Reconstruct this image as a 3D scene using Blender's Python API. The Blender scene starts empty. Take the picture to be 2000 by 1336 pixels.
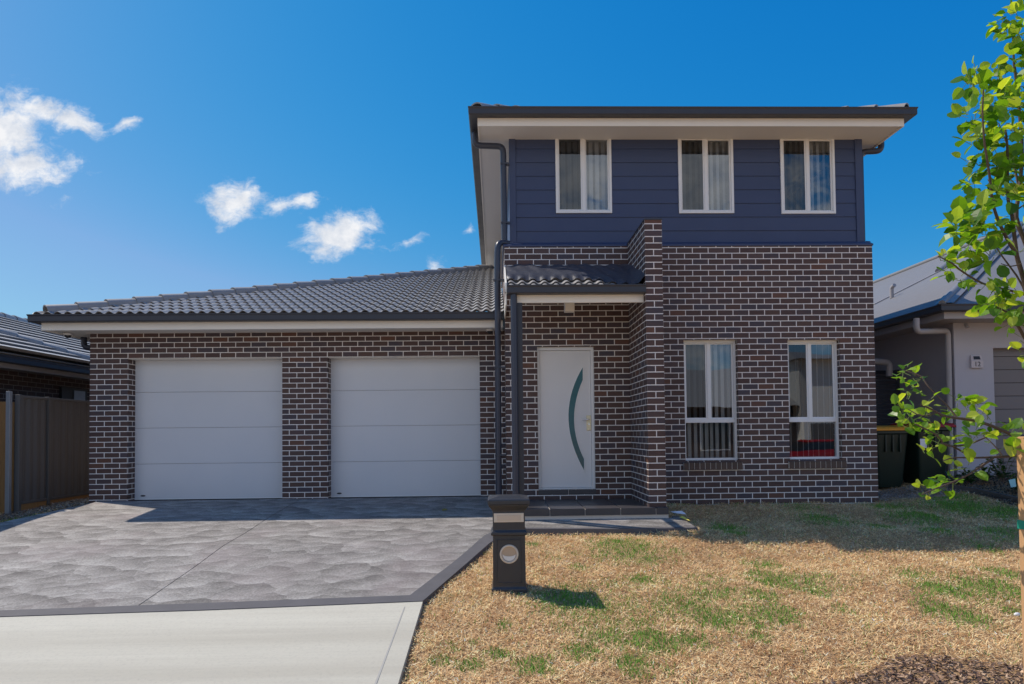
import bpy, bmesh, math, random
import numpy as np
from mathutils import Vector, Matrix
random.seed(7); rng = np.random.default_rng(11)
SC = bpy.context.scene; COL = SC.collection
R = math.radians
# ------------------------------------------------------------------ camera
CAM = Vector((-5.72152, -10.03710, 0.92782))
CR = Vector((0.99964424, -0.02456012, -0.01040172)); CU = Vector((0.00969941, -0.02854365, 0.99954549)); CF = Vector((0.02484586, 0.99929078, 0.02829528))
FPX, CX, CY = 1319.0, 1001.16, 809.01
cd = bpy.data.cameras.new('camera'); cam = bpy.data.objects.new('camera', cd); COL.objects.link(cam)
M = Matrix((CR, CU, -CF)).transposed().to_4x4(); M.translation = CAM; cam.matrix_world = M
cd.sensor_width = 36; cd.lens = FPX / 2000 * 36; cd.shift_x = (1000 - CX) / 2000; cd.shift_y = (CY - 668) / 2000
cd.clip_start = .05; cd.clip_end = 3000; SC.camera = cam
def ray(x, y): return (CR * ((x - CX) / FPX) - CU * ((y - CY) / FPX) + CF)
def at(x, y, Y):
    d = ray(x, y); return CAM + d * ((Y - CAM.y) / d.y)
# ------------------------------------------------------------------ exposure, sky, sun
SC.view_settings.view_transform = 'Standard'; SC.view_settings.look = 'None'; SC.view_settings.exposure = 0.46; SC.view_settings.gamma = 1
SC.render.film_transparent = False
SC.cycles.max_bounces = 8; SC.cycles.transparent_max_bounces = 12
SUN = Vector((-.70, .36, 1.0)).normalized()
sl = bpy.data.lights.new('sun', 'SUN'); sl.energy = 3.15; sl.angle = R(.53); sl.color = (1, .895, .765)
so = bpy.data.objects.new('sun', sl); COL.objects.link(so); so.location = (-20, 12, 30); so.rotation_euler = SUN.to_track_quat('Z', 'Y').to_euler()

class NT:
    def __init__(s, tree): s.t = tree; s.n = tree.nodes; s.l = tree.links
    def node(s, kind, **kw):
        n = s.n.new(kind)
        for k, v in kw.items():
            if k.startswith('i_'):
                key = k[2:]; key = int(key) if key.isdigit() else key.replace('_', ' ')
                s.set(n.inputs[key], v)
            else: setattr(n, k, v)
        return n
    def set(s, inp, v):
        if isinstance(v, bpy.types.NodeSocket): s.l.new(v, inp)
        elif hasattr(v, 'outputs'): s.l.new(v.outputs[0], inp)
        else:
            if isinstance(v, (tuple, list)) and inp.type == 'RGBA' and len(v) == 3: v = (*v, 1)
            inp.default_value = v
    def math(s, op, a, b=0., c=None, clamp=False):
        n = s.n.new('ShaderNodeMath'); n.operation = op; n.use_clamp = clamp
        s.set(n.inputs[0], a); s.set(n.inputs[1], b)
        if c is not None: s.set(n.inputs[2], c)
        return n.outputs[0]
    def vm(s, op, a, b=(0, 0, 0)):
        n = s.n.new('ShaderNodeVectorMath'); n.operation = op; s.set(n.inputs[0], a); s.set(n.inputs[1], b)
        return n.outputs['Value'] if op in ('LENGTH', 'DOT_PRODUCT') else n.outputs[0]
    def mix(s, f, a, b, mode='MIX'):
        n = s.n.new('ShaderNodeMix'); n.data_type = 'RGBA'; n.blend_type = mode; n.clamp_factor = True
        s.set(n.inputs[0], f); s.set(n.inputs[6], a); s.set(n.inputs[7], b); return n.outputs[2]
    def ramp(s, f, stops, interp='LINEAR'):
        n = s.n.new('ShaderNodeValToRGB'); n.color_ramp.interpolation = interp
        e = n.color_ramp.elements
        while len(e) < len(stops): e.new(.5)
        for i, (p, c) in enumerate(stops):
            e[i].position = p; c = (c, c, c) if isinstance(c, (int, float)) else c; e[i].color = (*c, 1)
        s.set(n.inputs[0], f); return n.outputs[0]
    def noise(s, vec, scale, detail=3, rough=.55, out=0, dist=0.):
        n = s.n.new('ShaderNodeTexNoise'); n.inputs['Scale'].default_value = scale; n.inputs['Detail'].default_value = detail
        n.inputs['Roughness'].default_value = rough; n.inputs['Distortion'].default_value = dist
        if vec is not None: s.set(n.inputs['Vector'], vec)
        return n.outputs[out]

w = bpy.data.worlds.new('World'); SC.world = w; w.use_nodes = True
T = NT(w.node_tree); T.n.clear()
sky = T.node('ShaderNodeTexSky', sky_type='NISHITA', sun_disc=False)
sky.sun_elevation = math.asin(SUN.z); sky.sun_rotation = math.atan2(SUN.x, SUN.y) % (2 * math.pi)
sky.altitude = 50; sky.air_density = 1.0; sky.dust_density = .6; sky.ozone_density = 2.5
sc_ = T.node('ShaderNodeSeparateColor', i_0=sky.outputs[0]); gk = .85 / .105
sg = T.math('MULTIPLY', T.math('POWER', T.math('DIVIDE', sc_.outputs[1], 4.19), .92), .350 * gk)
sr = T.math('MULTIPLY', T.math('POWER', T.math('DIVIDE', sc_.outputs[0], 2.0), 2.1), .175 * gk)
sr = T.math('MINIMUM', T.math('MULTIPLY', T.math('POWER', T.math('DIVIDE', sr, 3.636), 1.65), 1.40), T.math('MULTIPLY', sg, .50))
sb = T.math('MULTIPLY', T.math('POWER', T.math('DIVIDE', sc_.outputs[2], 7.05), .44), .70 * gk)
hs = T.node('ShaderNodeCombineColor', i_0=sr, i_1=sg, i_2=sb)
tc = T.node('ShaderNodeTexCoord'); sp = T.node('ShaderNodeSeparateXYZ', i_0=tc.outputs['Generated'])
ay = T.math('MAXIMUM', T.math('ABSOLUTE', sp.outputs[1]), .05)
cu = T.math('DIVIDE', sp.outputs[0], ay); cv = T.math('DIVIDE', sp.outputs[2], ay)
uv = T.node('ShaderNodeCombineXYZ', i_0=cu, i_1=cv, i_2=T.math('MULTIPLY', T.math('LESS_THAN', sp.outputs[1], 0.), 7.3)).outputs[0]
front = T.math('GREATER_THAN', sp.outputs[1], 0.)
def uvdir(x, y):
    d = ray(x, y); return d.x / d.y, d.z / d.y
wn = T.node('ShaderNodeTexNoise', i_Scale=7.0, i_Detail=5.0, i_Roughness=.6, i_Vector=uv)
warp = T.vm('ADD', uv, T.vm('MULTIPLY', T.vm('SUBTRACT', wn.outputs['Color'], (.5, .5, .5)), (.075, .06, 0)))
BL = [  # px centre, half width, half height, tilt deg, strength
 (0, 250, 88, 85, 10, 1.4), (50, 322, 112, 44, 0, 1.2), (95, 205, 60, 30, -10, 1.2), (155, 228, 62, 34, -18, 1.2), (248, 240, 38, 15, 15, .95), (130, 388, 40, 12, 20, .5), (25, 160, 28, 8, 10, .4),
 (460, 388, 62, 42, 5, 1.35), (478, 358, 28, 16, 45, .8), (540, 397, 55, 20, 0, .85), (592, 390, 40, 22, 18, .95), (435, 432, 18, 16, 30, .5),
 (660, 455, 78, 42, 14, 1.45), (722, 432, 40, 22, 22, .85), (720, 478, 40, 24, 20, .7), (612, 503, 17, 17, 0, .55), (797, 473, 38, 14, 12, .7), (846, 516, 20, 20, 40, .75), (916, 458, 17, 11, 22, .65)]
acc = None
for (x, y, a, b, tl, st) in BL:
    u0, v0 = uvdir(x, y); mp = T.n.new('ShaderNodeMapping'); mp.vector_type = 'TEXTURE'
    T.set(mp.inputs['Vector'], warp); mp.inputs['Location'].default_value = (u0, v0, 0); mp.inputs['Rotation'].default_value = (0, 0, R(tl)); mp.inputs['Scale'].default_value = (a / FPX, b / FPX, 1)
    d = T.vm('LENGTH', mp.outputs[0]); f = T.math('MULTIPLY', T.math('SUBTRACT', 1.45, d, clamp=False), st)
    acc = f if acc is None else T.math('MAXIMUM', acc, f)
mask = T.math('MULTIPLY', T.math('MAXIMUM', acc, 0.), front)
lowc = T.node('ShaderNodeMapRange', interpolation_type='SMOOTHSTEP', i_0=cv, i_1=.9, i_2=.35, i_3=.53, i_4=.33).outputs[0]
back = T.math('MULTIPLY', T.math('SUBTRACT', 1., front), T.math('MULTIPLY', T.math('SUBTRACT', T.noise(uv, 1.6, 3), lowc), 7.))  # unseen clouds behind the camera, thickened near the horizon to brighten the facade
mask = T.math('ADD', mask, T.math('MAXIMUM', back, 0.))
st2 = T.vm('MULTIPLY', warp, (1., 1.5, 1.))
fr = T.noise(st2, 24., 9, .66)
dens = T.math('ADD', mask, T.math('MULTIPLY', T.math('SUBTRACT', fr, .5), 2.9))
dens = T.math('MULTIPLY', T.math('GREATER_THAN', mask, .001), T.math('SUBTRACT', dens, .34))
alpha = T.node('ShaderNodeMapRange', interpolation_type='SMOOTHSTEP', i_0=dens, i_1=0., i_2=1.25).outputs[0]
shade = T.noise(uv, 30., 5, .6)
ccol = T.ramp(shade, [(.3, (4.6, 5.0, 5.7)), (.62, (7.0, 7.0, 7.1))])
sk = T.mix(T.math('MULTIPLY', alpha, .96), hs.outputs[0], ccol)
bg = T.node('ShaderNodeBackground', i_Color=sk, i_Strength=.098)
T.l.new(bg.outputs[0], T.node('ShaderNodeOutputWorld').inputs[0])

# ------------------------------------------------------------------ materials
MATS = {}
def newmat(name):
    m = bpy.data.materials.new(name); m.use_nodes = True; t = NT(m.node_tree); t.n.clear()
    out = t.node('ShaderNodeOutputMaterial'); MATS[name] = m
    return m, t, out
def bsdf(t, out, color, rough=.6, bump=None, bstr=.3, bdist=.01, spec=.5, metal=0., **kw):
    b = t.node('ShaderNodeBsdfPrincipled'); t.set(b.inputs['Base Color'], color); t.set(b.inputs['Roughness'], rough)
    t.set(b.inputs['Specular IOR Level'], spec); b.inputs['Metallic'].default_value = metal
    for k, v in kw.items(): t.set(b.inputs[k.replace('_', ' ')], v)
    if bump is not None:
        bn = t.node('ShaderNodeBump'); bn.inputs['Strength'].default_value = bstr; bn.inputs['Distance'].default_value = bdist
        t.set(bn.inputs['Height'], bump); t.l.new(bn.outputs[0], b.inputs['Normal'])
    t.l.new(b.outputs[0], out.inputs[0]); return b
def obc(t): return t.node('ShaderNodeTexCoord').outputs['Object']
def geo(t): return t.node('ShaderNodeNewGeometry').outputs['Position']
def paint(name, c, rough=.5, var=.06, sc=3., bstr=.08, spec=.5, metal=0., fine=120.):
    m, t, o = newmat(name); p = geo(t)
    n = t.noise(p, sc, 5, .6); col = t.mix(n, tuple(x * (1 - var) for x in c), tuple(min(1, x * (1 + var)) for x in c))
    rn = t.math('ADD', t.math('MULTIPLY', t.noise(p, sc * 2.5, 3), .16), rough - .08)
    bsdf(t, o, col, rn, t.noise(p, fine, 2), bstr, .002, spec, metal); return m
def brick(name, mortar=(.97, .92, .88), bump=.003, dark=.93):
    m, t, o = newmat(name)
    u = t.node('ShaderNodeUVMap').outputs[0]; p = geo(t)
    wv = t.vm('MULTIPLY', t.vm('SUBTRACT', t.node('ShaderNodeTexNoise', i_Scale=30., i_Detail=2., i_Vector=p).outputs['Color'], (.5, .5, .5)), (.0035, .0035, 0))
    uvw = t.vm('ADD', u, wv)
    br = t.node('ShaderNodeTexBrick', offset=.5, offset_frequency=2, squash=1., squash_frequency=2)
    t.set(br.inputs['Vector'], uvw); br.inputs['Color1'].default_value = (0, 0, 0, 1); br.inputs['Color2'].default_value = (1, 1, 1, 1); br.inputs['Mortar'].default_value = (.5, .5, .5, 1)
    for k, v in (('Scale', 1.), ('Mortar Size', .0066), ('Mortar Smooth', .12), ('Bias', 0.), ('Brick Width', .24), ('Row Height', .086)): br.inputs[k].default_value = v
    rnd = t.node('ShaderNodeSeparateColor', i_0=br.outputs['Color']).outputs[0]
    d = dark
    col = t.ramp(rnd, [(0., (.100 * d, .078 * d, .078 * d)), (.25, (.086 * d, .062 * d, .056 * d)), (.45, (.074 * d, .052 * d, .050 * d)), (.62, (.098 * d, .068 * d, .056 * d)), (.80, (.068 * d, .062 * d, .072 * d)), (.93, (.062 * d, .067 * d, .092 * d)), (.97, (.135 * d, .075 * d, .052 * d))], 'LINEAR')
    st = t.vm('MULTIPLY', p, (6., 6., 34.)); blot = t.noise(st, 1.6, 4, .6)
    col = t.mix(t.math('MULTIPLY', t.math('SUBTRACT', blot, .42, clamp=True), 1.6, clamp=True), col, (.125 * d, .088 * d, .074 * d))
    fine = t.noise(p, 190., 3, .7)
    big = t.noise(p, .9, 4, .6); col = t.mix(t.math('MULTIPLY', big, .55), col, t.mix(1., col, (.72, .66, .64), 'MULTIPLY'))
    col = t.mix(t.math('MULTIPLY', t.math('SUBTRACT', fine, .5, clamp=True), 1.5), col, (.035, .026, .026))
    col = t.mix(1., col, (1.20, 1.02, 1.0), 'MULTIPLY')
    mc = t.mix(t.noise(p, 3., 5, .7), tuple(c * .72 for c in mortar), mortar)
    mc = t.mix(t.math('MULTIPLY', t.noise(p, 260., 2), .16), mc, (.45, .41, .38))
    col = t.mix(br.outputs['Fac'], col, mc)
    h = t.math('ADD', t.math('SUBTRACT', 1., br.outputs['Fac']), t.math('MULTIPLY', fine, .22))
    h = t.math('ADD', h, t.math('MULTIPLY', rnd, .12))
    bsdf(t, o, col, t.math('ADD', .62, t.math('MULTIPLY', br.outputs['Fac'], .3)), h, .8, bump, .35); return m
BRICK = brick('dark_brick'); BRICK2 = brick('neighbour_brick', (.30, .27, .25), .006, .75)
NAVY = paint('navy_cladding', (.045, .064, .135), .55, .12, 1.6, .25)
DKMET = paint('dark_steel', (.036, .038, .050), .42, .08, 2., .03)
DKPIPE = paint('dark_pipe', (.036, .042, .066), .34, .12, 5., .03)
CREAM = paint('cream_trim', (.82, .78, .72), .5, .05, 2., .05)
SOFFIT = paint('soffit_board', (.74, .715, .68), .75, .05, 1.2, .05)
WHITE = paint('white_frame', (.78, .78, .78), .35, .04, 3., .02)
DOORW = paint('white_door_paint', (.74, .73, .73), .42, .04, 2.5, .05)
BLACK = paint('black_plastic', (.022, .022, .026), .42, .1, 6., .1)
SILVER = paint('brushed_silver', (.62, .56, .42), .3, .1, 20., .02, .5, .9)
CHROME = paint('chrome', (.8, .8, .8), .15, .02, 20., .0, .5, 1.)
GALV = paint('galvanised_steel', (.36, .39, .43), .42, .12, 12., .05, .5, .5)
FENCEM = paint('fence_steel', (.118, .112, .108), .5, .08, 2., .03)
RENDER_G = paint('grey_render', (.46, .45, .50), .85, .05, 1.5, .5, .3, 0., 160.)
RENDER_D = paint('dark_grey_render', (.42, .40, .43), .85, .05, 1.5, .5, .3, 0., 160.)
GREYTRIM = paint('grey_trim', (.36, .335, .34), .5, .05, 2., .05)
GREYROLL = paint('grey_garage_door', (.17, .155, .165), .45, .05, 2., .03)
LBPLAS = paint('charcoal_plastic', (.030, .031, .037), .40, .18, 9., .25, .6, 0., 300.)
BRONZE = paint('sand_plastic', (.66, .56, .45), .45, .06, 10., .1)
MORTAR = paint('mortar', (.60, .55, .50), .9, .1, 8., .6)
SILLB = paint('sill_brick', (.095, .062, .048), .7, .35, 9., .6)
BLIND = paint('blind_fabric', (.60, .60, .60), .8, .06, 6., .1)
INTER = paint('interior_wall', (.22, .21, .20), .9, .1, 1., .05)
BINGR = paint('bin_green_plastic', (.008, .020, .014), .45, .1, 6., .1)
YELLOW = paint('yellow_plastic', (.75, .30, .01), .45, .06, 6., .1)
REDP = paint('red_plastic', (.30, .015, .02), .45, .06, 6., .1)
TAG = paint('blue_tag', (.30, .62, .72), .5, .05, 20., .02)
PAPER = paint('white_paper', (.80, .80, .84), .7, .05, 20., .05)
YPAPER = paint('yellow_paper', (.80, .66, .12), .7, .08, 20., .05)
DRYLEAF = paint('dry_leaf', (.20, .17, .04), .7, .2, 40., .1)
TAPE = paint('green_tape', (.0, .25, .17), .5, .05, 20., .02)
STONE = paint('white_stone', (.75, .73, .70), .8, .1, 20., .3)
HOSE = paint('green_hose', (.03, .14, .08), .4, .1, 20., .02)
TYRE = paint('tyre_rubber', (.015, .015, .015), .8, .1, 20., .1)
CARRED = paint('red_car_paint', (.38, .008, .012), .18, .04, 2., .0)
CARGL = paint('car_glass', (.02, .025, .03), .05, .02, 2., .0)
WHREND = paint('white_render', (.74, .73, .70), .85, .04, 2., .3)
def tilemat(name, c, c2, rough=.55):
    m, t, o = newmat(name); p = geo(t)
    n = t.noise(p, 5., 5, .6); col = t.mix(n, c, c2)
    col = t.mix(t.math('MULTIPLY', t.noise(p, 170., 2, .7), .5), col, tuple(x * .6 for x in c))
    bsdf(t, o, col, t.math('ADD', rough - .12, t.math('MULTIPLY', t.noise(p, 9., 3), .24)), t.noise(p, 160., 3), .25, .002, .5); return m
TILE = tilemat('charcoal_roof_tile', (.27, .26, .255), (.42, .405, .395), .5)
TILE2 = tilemat('grey_flat_tile', (.42, .40, .385), (.55, .53, .51), .55)
CORRU = tilemat('grey_corrugated_steel', (.21, .205, .21), (.25, .245, .25), .45)
# lead flashing
m, t, o = newmat('lead_flashing'); FLASH = m; p = geo(t)
bsdf(t, o, t.mix(t.noise(p, 4., 4), (.030, .034, .050), (.052, .058, .082)), .42, t.math('ADD', t.noise(p, 7., 4, .6, 0, .6), t.math('MULTIPLY', t.noise(p, 40., 2), .15)), .7, .02)
# floor tile
m, t, o = newmat('charcoal_floor_tile'); FTILE = m; p = geo(t)
bsdf(t, o, t.mix(t.noise(p, 6., 5), (.040, .038, .044), (.070, .066, .072)), .38, t.noise(p, 200., 2), .1, .002)
# garage door skin with fine wood grain
m, t, o = newmat('garage_door_skin'); GDOOR = m; p = geo(t)
gr = t.noise(t.vm('MULTIPLY', p, (3., 1., 60.)), 3., 4, .6)
bsdf(t, o, t.mix(t.noise(p, 1.2, 4), (.60, .62, .66), (.68, .69, .72)), .42, gr, .25, .003)
# timber
def timber(name, a, b, along=(16., 16., 1.5)):
    m, t, o = newmat(name); p = geo(t)
    g = t.noise(t.vm('MULTIPLY', p, along), 2.2, 6, .65, 0, 1.2)
    col = t.mix(g, a, b); kn = t.noise(t.vm('MULTIPLY', p, (7., 7., 2.2)), 1.3, 2)
    col = t.mix(t.math('MULTIPLY', t.math('SUBTRACT', kn, .66, clamp=True), 6., clamp=True), col, tuple(x * .3 for x in a))
    bsdf(t, o, col, .75, g, .35, .004); return m
PINE = timber('treated_pine', (.24, .12, .045), (.46, .26, .10))
STAKEW = timber('hardwood_stake', (.42, .22, .10), (.66, .40, .20), (30., 30., 2.))
SLEEPER = timber('dark_timber_edging', (.05, .045, .042), (.10, .09, .085), (3., 3., 30.))
BARK = timber('tree_bark', (.055, .035, .028), (.15, .10, .075), (40., 40., 12.))
# leaf
def leafmat(name, c1, c2, c3):
    m, t, o = newmat(name)
    at_ = t.node('ShaderNodeAttribute', attribute_name='Col').outputs['Color']
    r = t.node('ShaderNodeSeparateColor', i_0=at_).outputs[0]
    col = t.ramp(r, [(0., c1), (.55, c2), (1., c3)])
    b = t.node('ShaderNodeBsdfPrincipled', i_Base_Color=col, i_Roughness=.38); tr = t.node('ShaderNodeBsdfTranslucent', i_Color=t.mix(1., col, (1.9, 1.75, .6), 'MULTIPLY'))
    mx = t.node('ShaderNodeMixShader', i_0=.5, i_1=b.outputs[0], i_2=tr.outputs[0]); t.l.new(mx.outputs[0], o.inputs[0]); return m
LEAF = leafmat('pear_leaf', (.045, .14, .010), (.16, .32, .022), (.46, .55, .07))
SHRUB = leafmat('shrub_leaf', (.012, .05, .012), (.03, .09, .02), (.07, .13, .03))
def colmat(name, rough, tl=0.):
    m, t, o = newmat(name)
    c = t.node('ShaderNodeAttribute', attribute_name='Col').outputs['Color']
    b = t.node('ShaderNodeBsdfPrincipled', i_Base_Color=c, i_Roughness=rough)
    if tl:
        tr = t.node('ShaderNodeBsdfTranslucent', i_Color=c); mx = t.node('ShaderNodeMixShader', i_0=tl, i_1=b.outputs[0], i_2=tr.outputs[0]); t.l.new(mx.outputs[0], o.inputs[0])
    else: t.l.new(b.outputs[0], o.inputs[0])
    return m
STRAW = colmat('grass_blades', .75, .25); CHIP = colmat('bark_chips', .8)
# glass
def glass(name, tint, refl):
    m, t, o = newmat(name)
    f = t.node('ShaderNodeFresnel', i_IOR=1.5)
    tr = t.node('ShaderNodeBsdfTransparent', i_Color=tint); gl = t.node('ShaderNodeBsdfGlossy', i_Roughness=.0, i_Color=(.9, .95, 1.))
    nb = t.node('ShaderNodeBump', i_Strength=.05, i_Distance=.01, i_Height=t.noise(geo(t), 2.5, 1)); t.l.new(nb.outputs[0], gl.inputs['Normal'])
    mx = t.node('ShaderNodeMixShader', i_0=t.math('ADD', f.outputs[0], refl, clamp=True), i_1=tr.outputs[0], i_2=gl.outputs[0]); t.l.new(mx.outputs[0], o.inputs[0]); return m
GLASS = glass('window_glass', (.80, .84, .87), .14); GLASSD = glass('screened_glass', (.32, .34, .36), .05)
m, t, o = newmat('teal_door_glass'); TEAL = m
bsdf(t, o, t.mix(t.noise(geo(t), 3., 3), (.02, .085, .105), (.07, .19, .22)), .12, t.noise(geo(t), 30., 2), .15, .004)

# --- ground materials
PY = [-60, -11.5, -9.5, -8, -5.7, -4.2, -3, -2.35, -1.6, -.85, .72, 2, 12, 60]
PZ = [-.95, -.95, -.92, -.86, -.68, -.53, -.40, -.31, -.26, -.185, -.07, -.02, .05, .05]
def ssm(a, b, t):
    t = np.clip((np.asarray(t, float) - a) / (b - a), 0, 1); return t * t * (3 - 2 * t)
def gz(x, y):
    z = np.interp(y, PY, PZ) + .19 * ssm(0, 2.5, x) * ssm(-2.5, 1., y)
    return z - .12 * ssm(-12.1, -13.2, -np.abs(x)*0 + x if False else x) * 0 - .12 * (1 - ssm(-13.2, -12.1, x)) * ssm(-2, .5, y)
def lawnz(x, y):
    x = np.asarray(x, float); y = np.asarray(y, float)
    b = .014 * np.sin(x * 2.3 + 1.3 * np.sin(y * 1.7)) * np.cos(y * 2.9 + .7 * x) + .008 * np.sin(x * 5.1 + y * 3.3)
    b = b + ssm(-4.2, -3., x) * (.035 * np.exp(-((y + 2.05) / .35) ** 2) - .045 * np.exp(-((y + 2.85) / .4) ** 2))
    return gz(x, y) - .035 + b
m, t, o = newmat('lawn_soil'); SOIL = m; p = geo(t)
a = t.ramp(t.noise(p, 34., 7, .75), [(.30, (.16, .09, .05)), (.48, (.54, .34, .18)), (.72, (.80, .57, .34))])
g2 = t.noise(p, 2.6, 4, .6); fg = t.noise(p, 60., 4, .7)
a = t.mix(t.math('MULTIPLY', t.math('SUBTRACT', g2, .60, clamp=True), 3.5, clamp=True), a, t.mix(fg, (.03, .06, .012), (.09, .15, .03)))
bsdf(t, o, a, .9, t.noise(p, 55., 5, .8), .9, .03, .2)
m, t, o = newmat('textured_driveway_concrete'); DRIVE = m; p = geo(t)
d1 = t.vm('ADD', p, t.vm('MULTIPLY', t.vm('SUBTRACT', t.node('ShaderNodeTexNoise', i_Scale=5., i_Detail=3., i_Vector=p).outputs['Color'], (.5, .5, .5)), (.16, .13, 0)))
def fan(sc, off, a):
    q = t.vm('ADD', t.vm('MULTIPLY', d1, (*sc, 0.)), off)
    v = t.node('ShaderNodeTexVoronoi', feature='F1', i_Scale=1., i_Randomness=.95, i_Vector=q)
    c = t.node('ShaderNodeSeparateColor', i_0=v.outputs['Color']); l = t.node('ShaderNodeSeparateXYZ', i_0=t.vm('SUBTRACT', q, v.outputs['Position']))
    ang = t.math('ADD', t.math('MULTIPLY', c.outputs[2], 1.7), a)
    g = t.math('ADD', t.math('MULTIPLY', l.outputs[0], t.math('COSINE', ang)), t.math('MULTIPLY', l.outputs[1], t.math('SINE', ang)))
    return g, c.outputs[0]
grad, va = fan((3.0, 3.7), (0, 0, 0), .7); g2_, vb = fan((4.6, 5.4), (3.7, 1.9, 0), .9)
tone = t.math('ADD', t.math('ADD', t.math('MULTIPLY', grad, -.40), t.math('MULTIPLY', g2_, -.24)), t.math('ADD', t.math('MULTIPLY', va, .18), t.math('MULTIPLY', vb, .10)))
tone = t.math('ADD', tone, t.math('MULTIPLY', t.math('SUBTRACT', t.noise(p, .55, 3), .5), .4))
fine = t.noise(p, 48., 4, .85); tone = t.math('ADD', tone, t.math('MULTIPLY', t.math('SUBTRACT', fine, .5), 1.9))
xg = t.math('MULTIPLY', t.node('ShaderNodeSeparateXYZ', i_0=p).outputs[0], -.035)
tone = t.math('ADD', tone, t.math('SUBTRACT', xg, .19))
col = t.ramp(t.math('ADD', t.math('MULTIPLY', tone, .62), .34), [(0., (.080, .074, .070)), (.32, (.188, .175, .163)), (.58, (.325, .305, .285)), (1., (.61, .585, .55))])
pk = t.noise(p, 1.1, 2); col = t.mix(t.math('MULTIPLY', t.math('SUBTRACT', pk, .52, clamp=True), 1.8), col, (.29, .235, .235))
bsdf(t, o, col, .8, t.math('ADD', t.math('MULTIPLY', fine, .9), t.math('MULTIPLY', grad, -.45)), .7, .014, .3)
m, t, o = newmat('smooth_driveway_border'); BORDER = m; p = geo(t)
bsdf(t, o, t.mix(t.noise(p, 4., 5, .65), (.075, .073, .08), (.135, .13, .14)), .7, t.noise(p, 120., 3), .4, .004, .35)
m, t, o = newmat('broomed_concrete'); CONC = m; p = geo(t)
bands = t.noise(t.vm('MULTIPLY', p, (.12, 1.9, 1.)), 1., 4, .6); bands = t.ramp(bands, [(.36, 0.), (.64, 1.)]); c = t.mix(bands, (.47, .44, .365), (.575, .55, .465))
c = t.mix(t.math('MULTIPLY', t.math('SUBTRACT', t.noise(p, 3.2, 5, .6), .55, clamp=True), 1.2), c, (.44, .42, .36))
c = t.mix(t.math('MULTIPLY', t.math('SUBTRACT', t.noise(p, 42., 4, .75), .5, clamp=True), 1.6, clamp=True), c, (.33, .31, .27)); c = t.mix(t.math('MULTIPLY', t.math('SUBTRACT', t.noise(t.vm('MULTIPLY', p, (1.5, 45., 1.)), 1., 3), .5, clamp=True), .9, clamp=True), c, (.40, .38, .33))
bsdf(t, o, c, .85, t.math('ADD', t.noise(t.vm('MULTIPLY', p, (2., 130., 1.)), 2., 2), t.noise(p, 150., 2)), .25, .002, .3)
m, t, o = newmat('asphalt'); ASPH = m; p = geo(t)
bsdf(t, o, t.mix(t.noise(p, 90., 4, .7), (.03, .03, .032), (.075, .074, .072)), .9, t.noise(p, 120., 3), .5, .01, .3)

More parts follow.
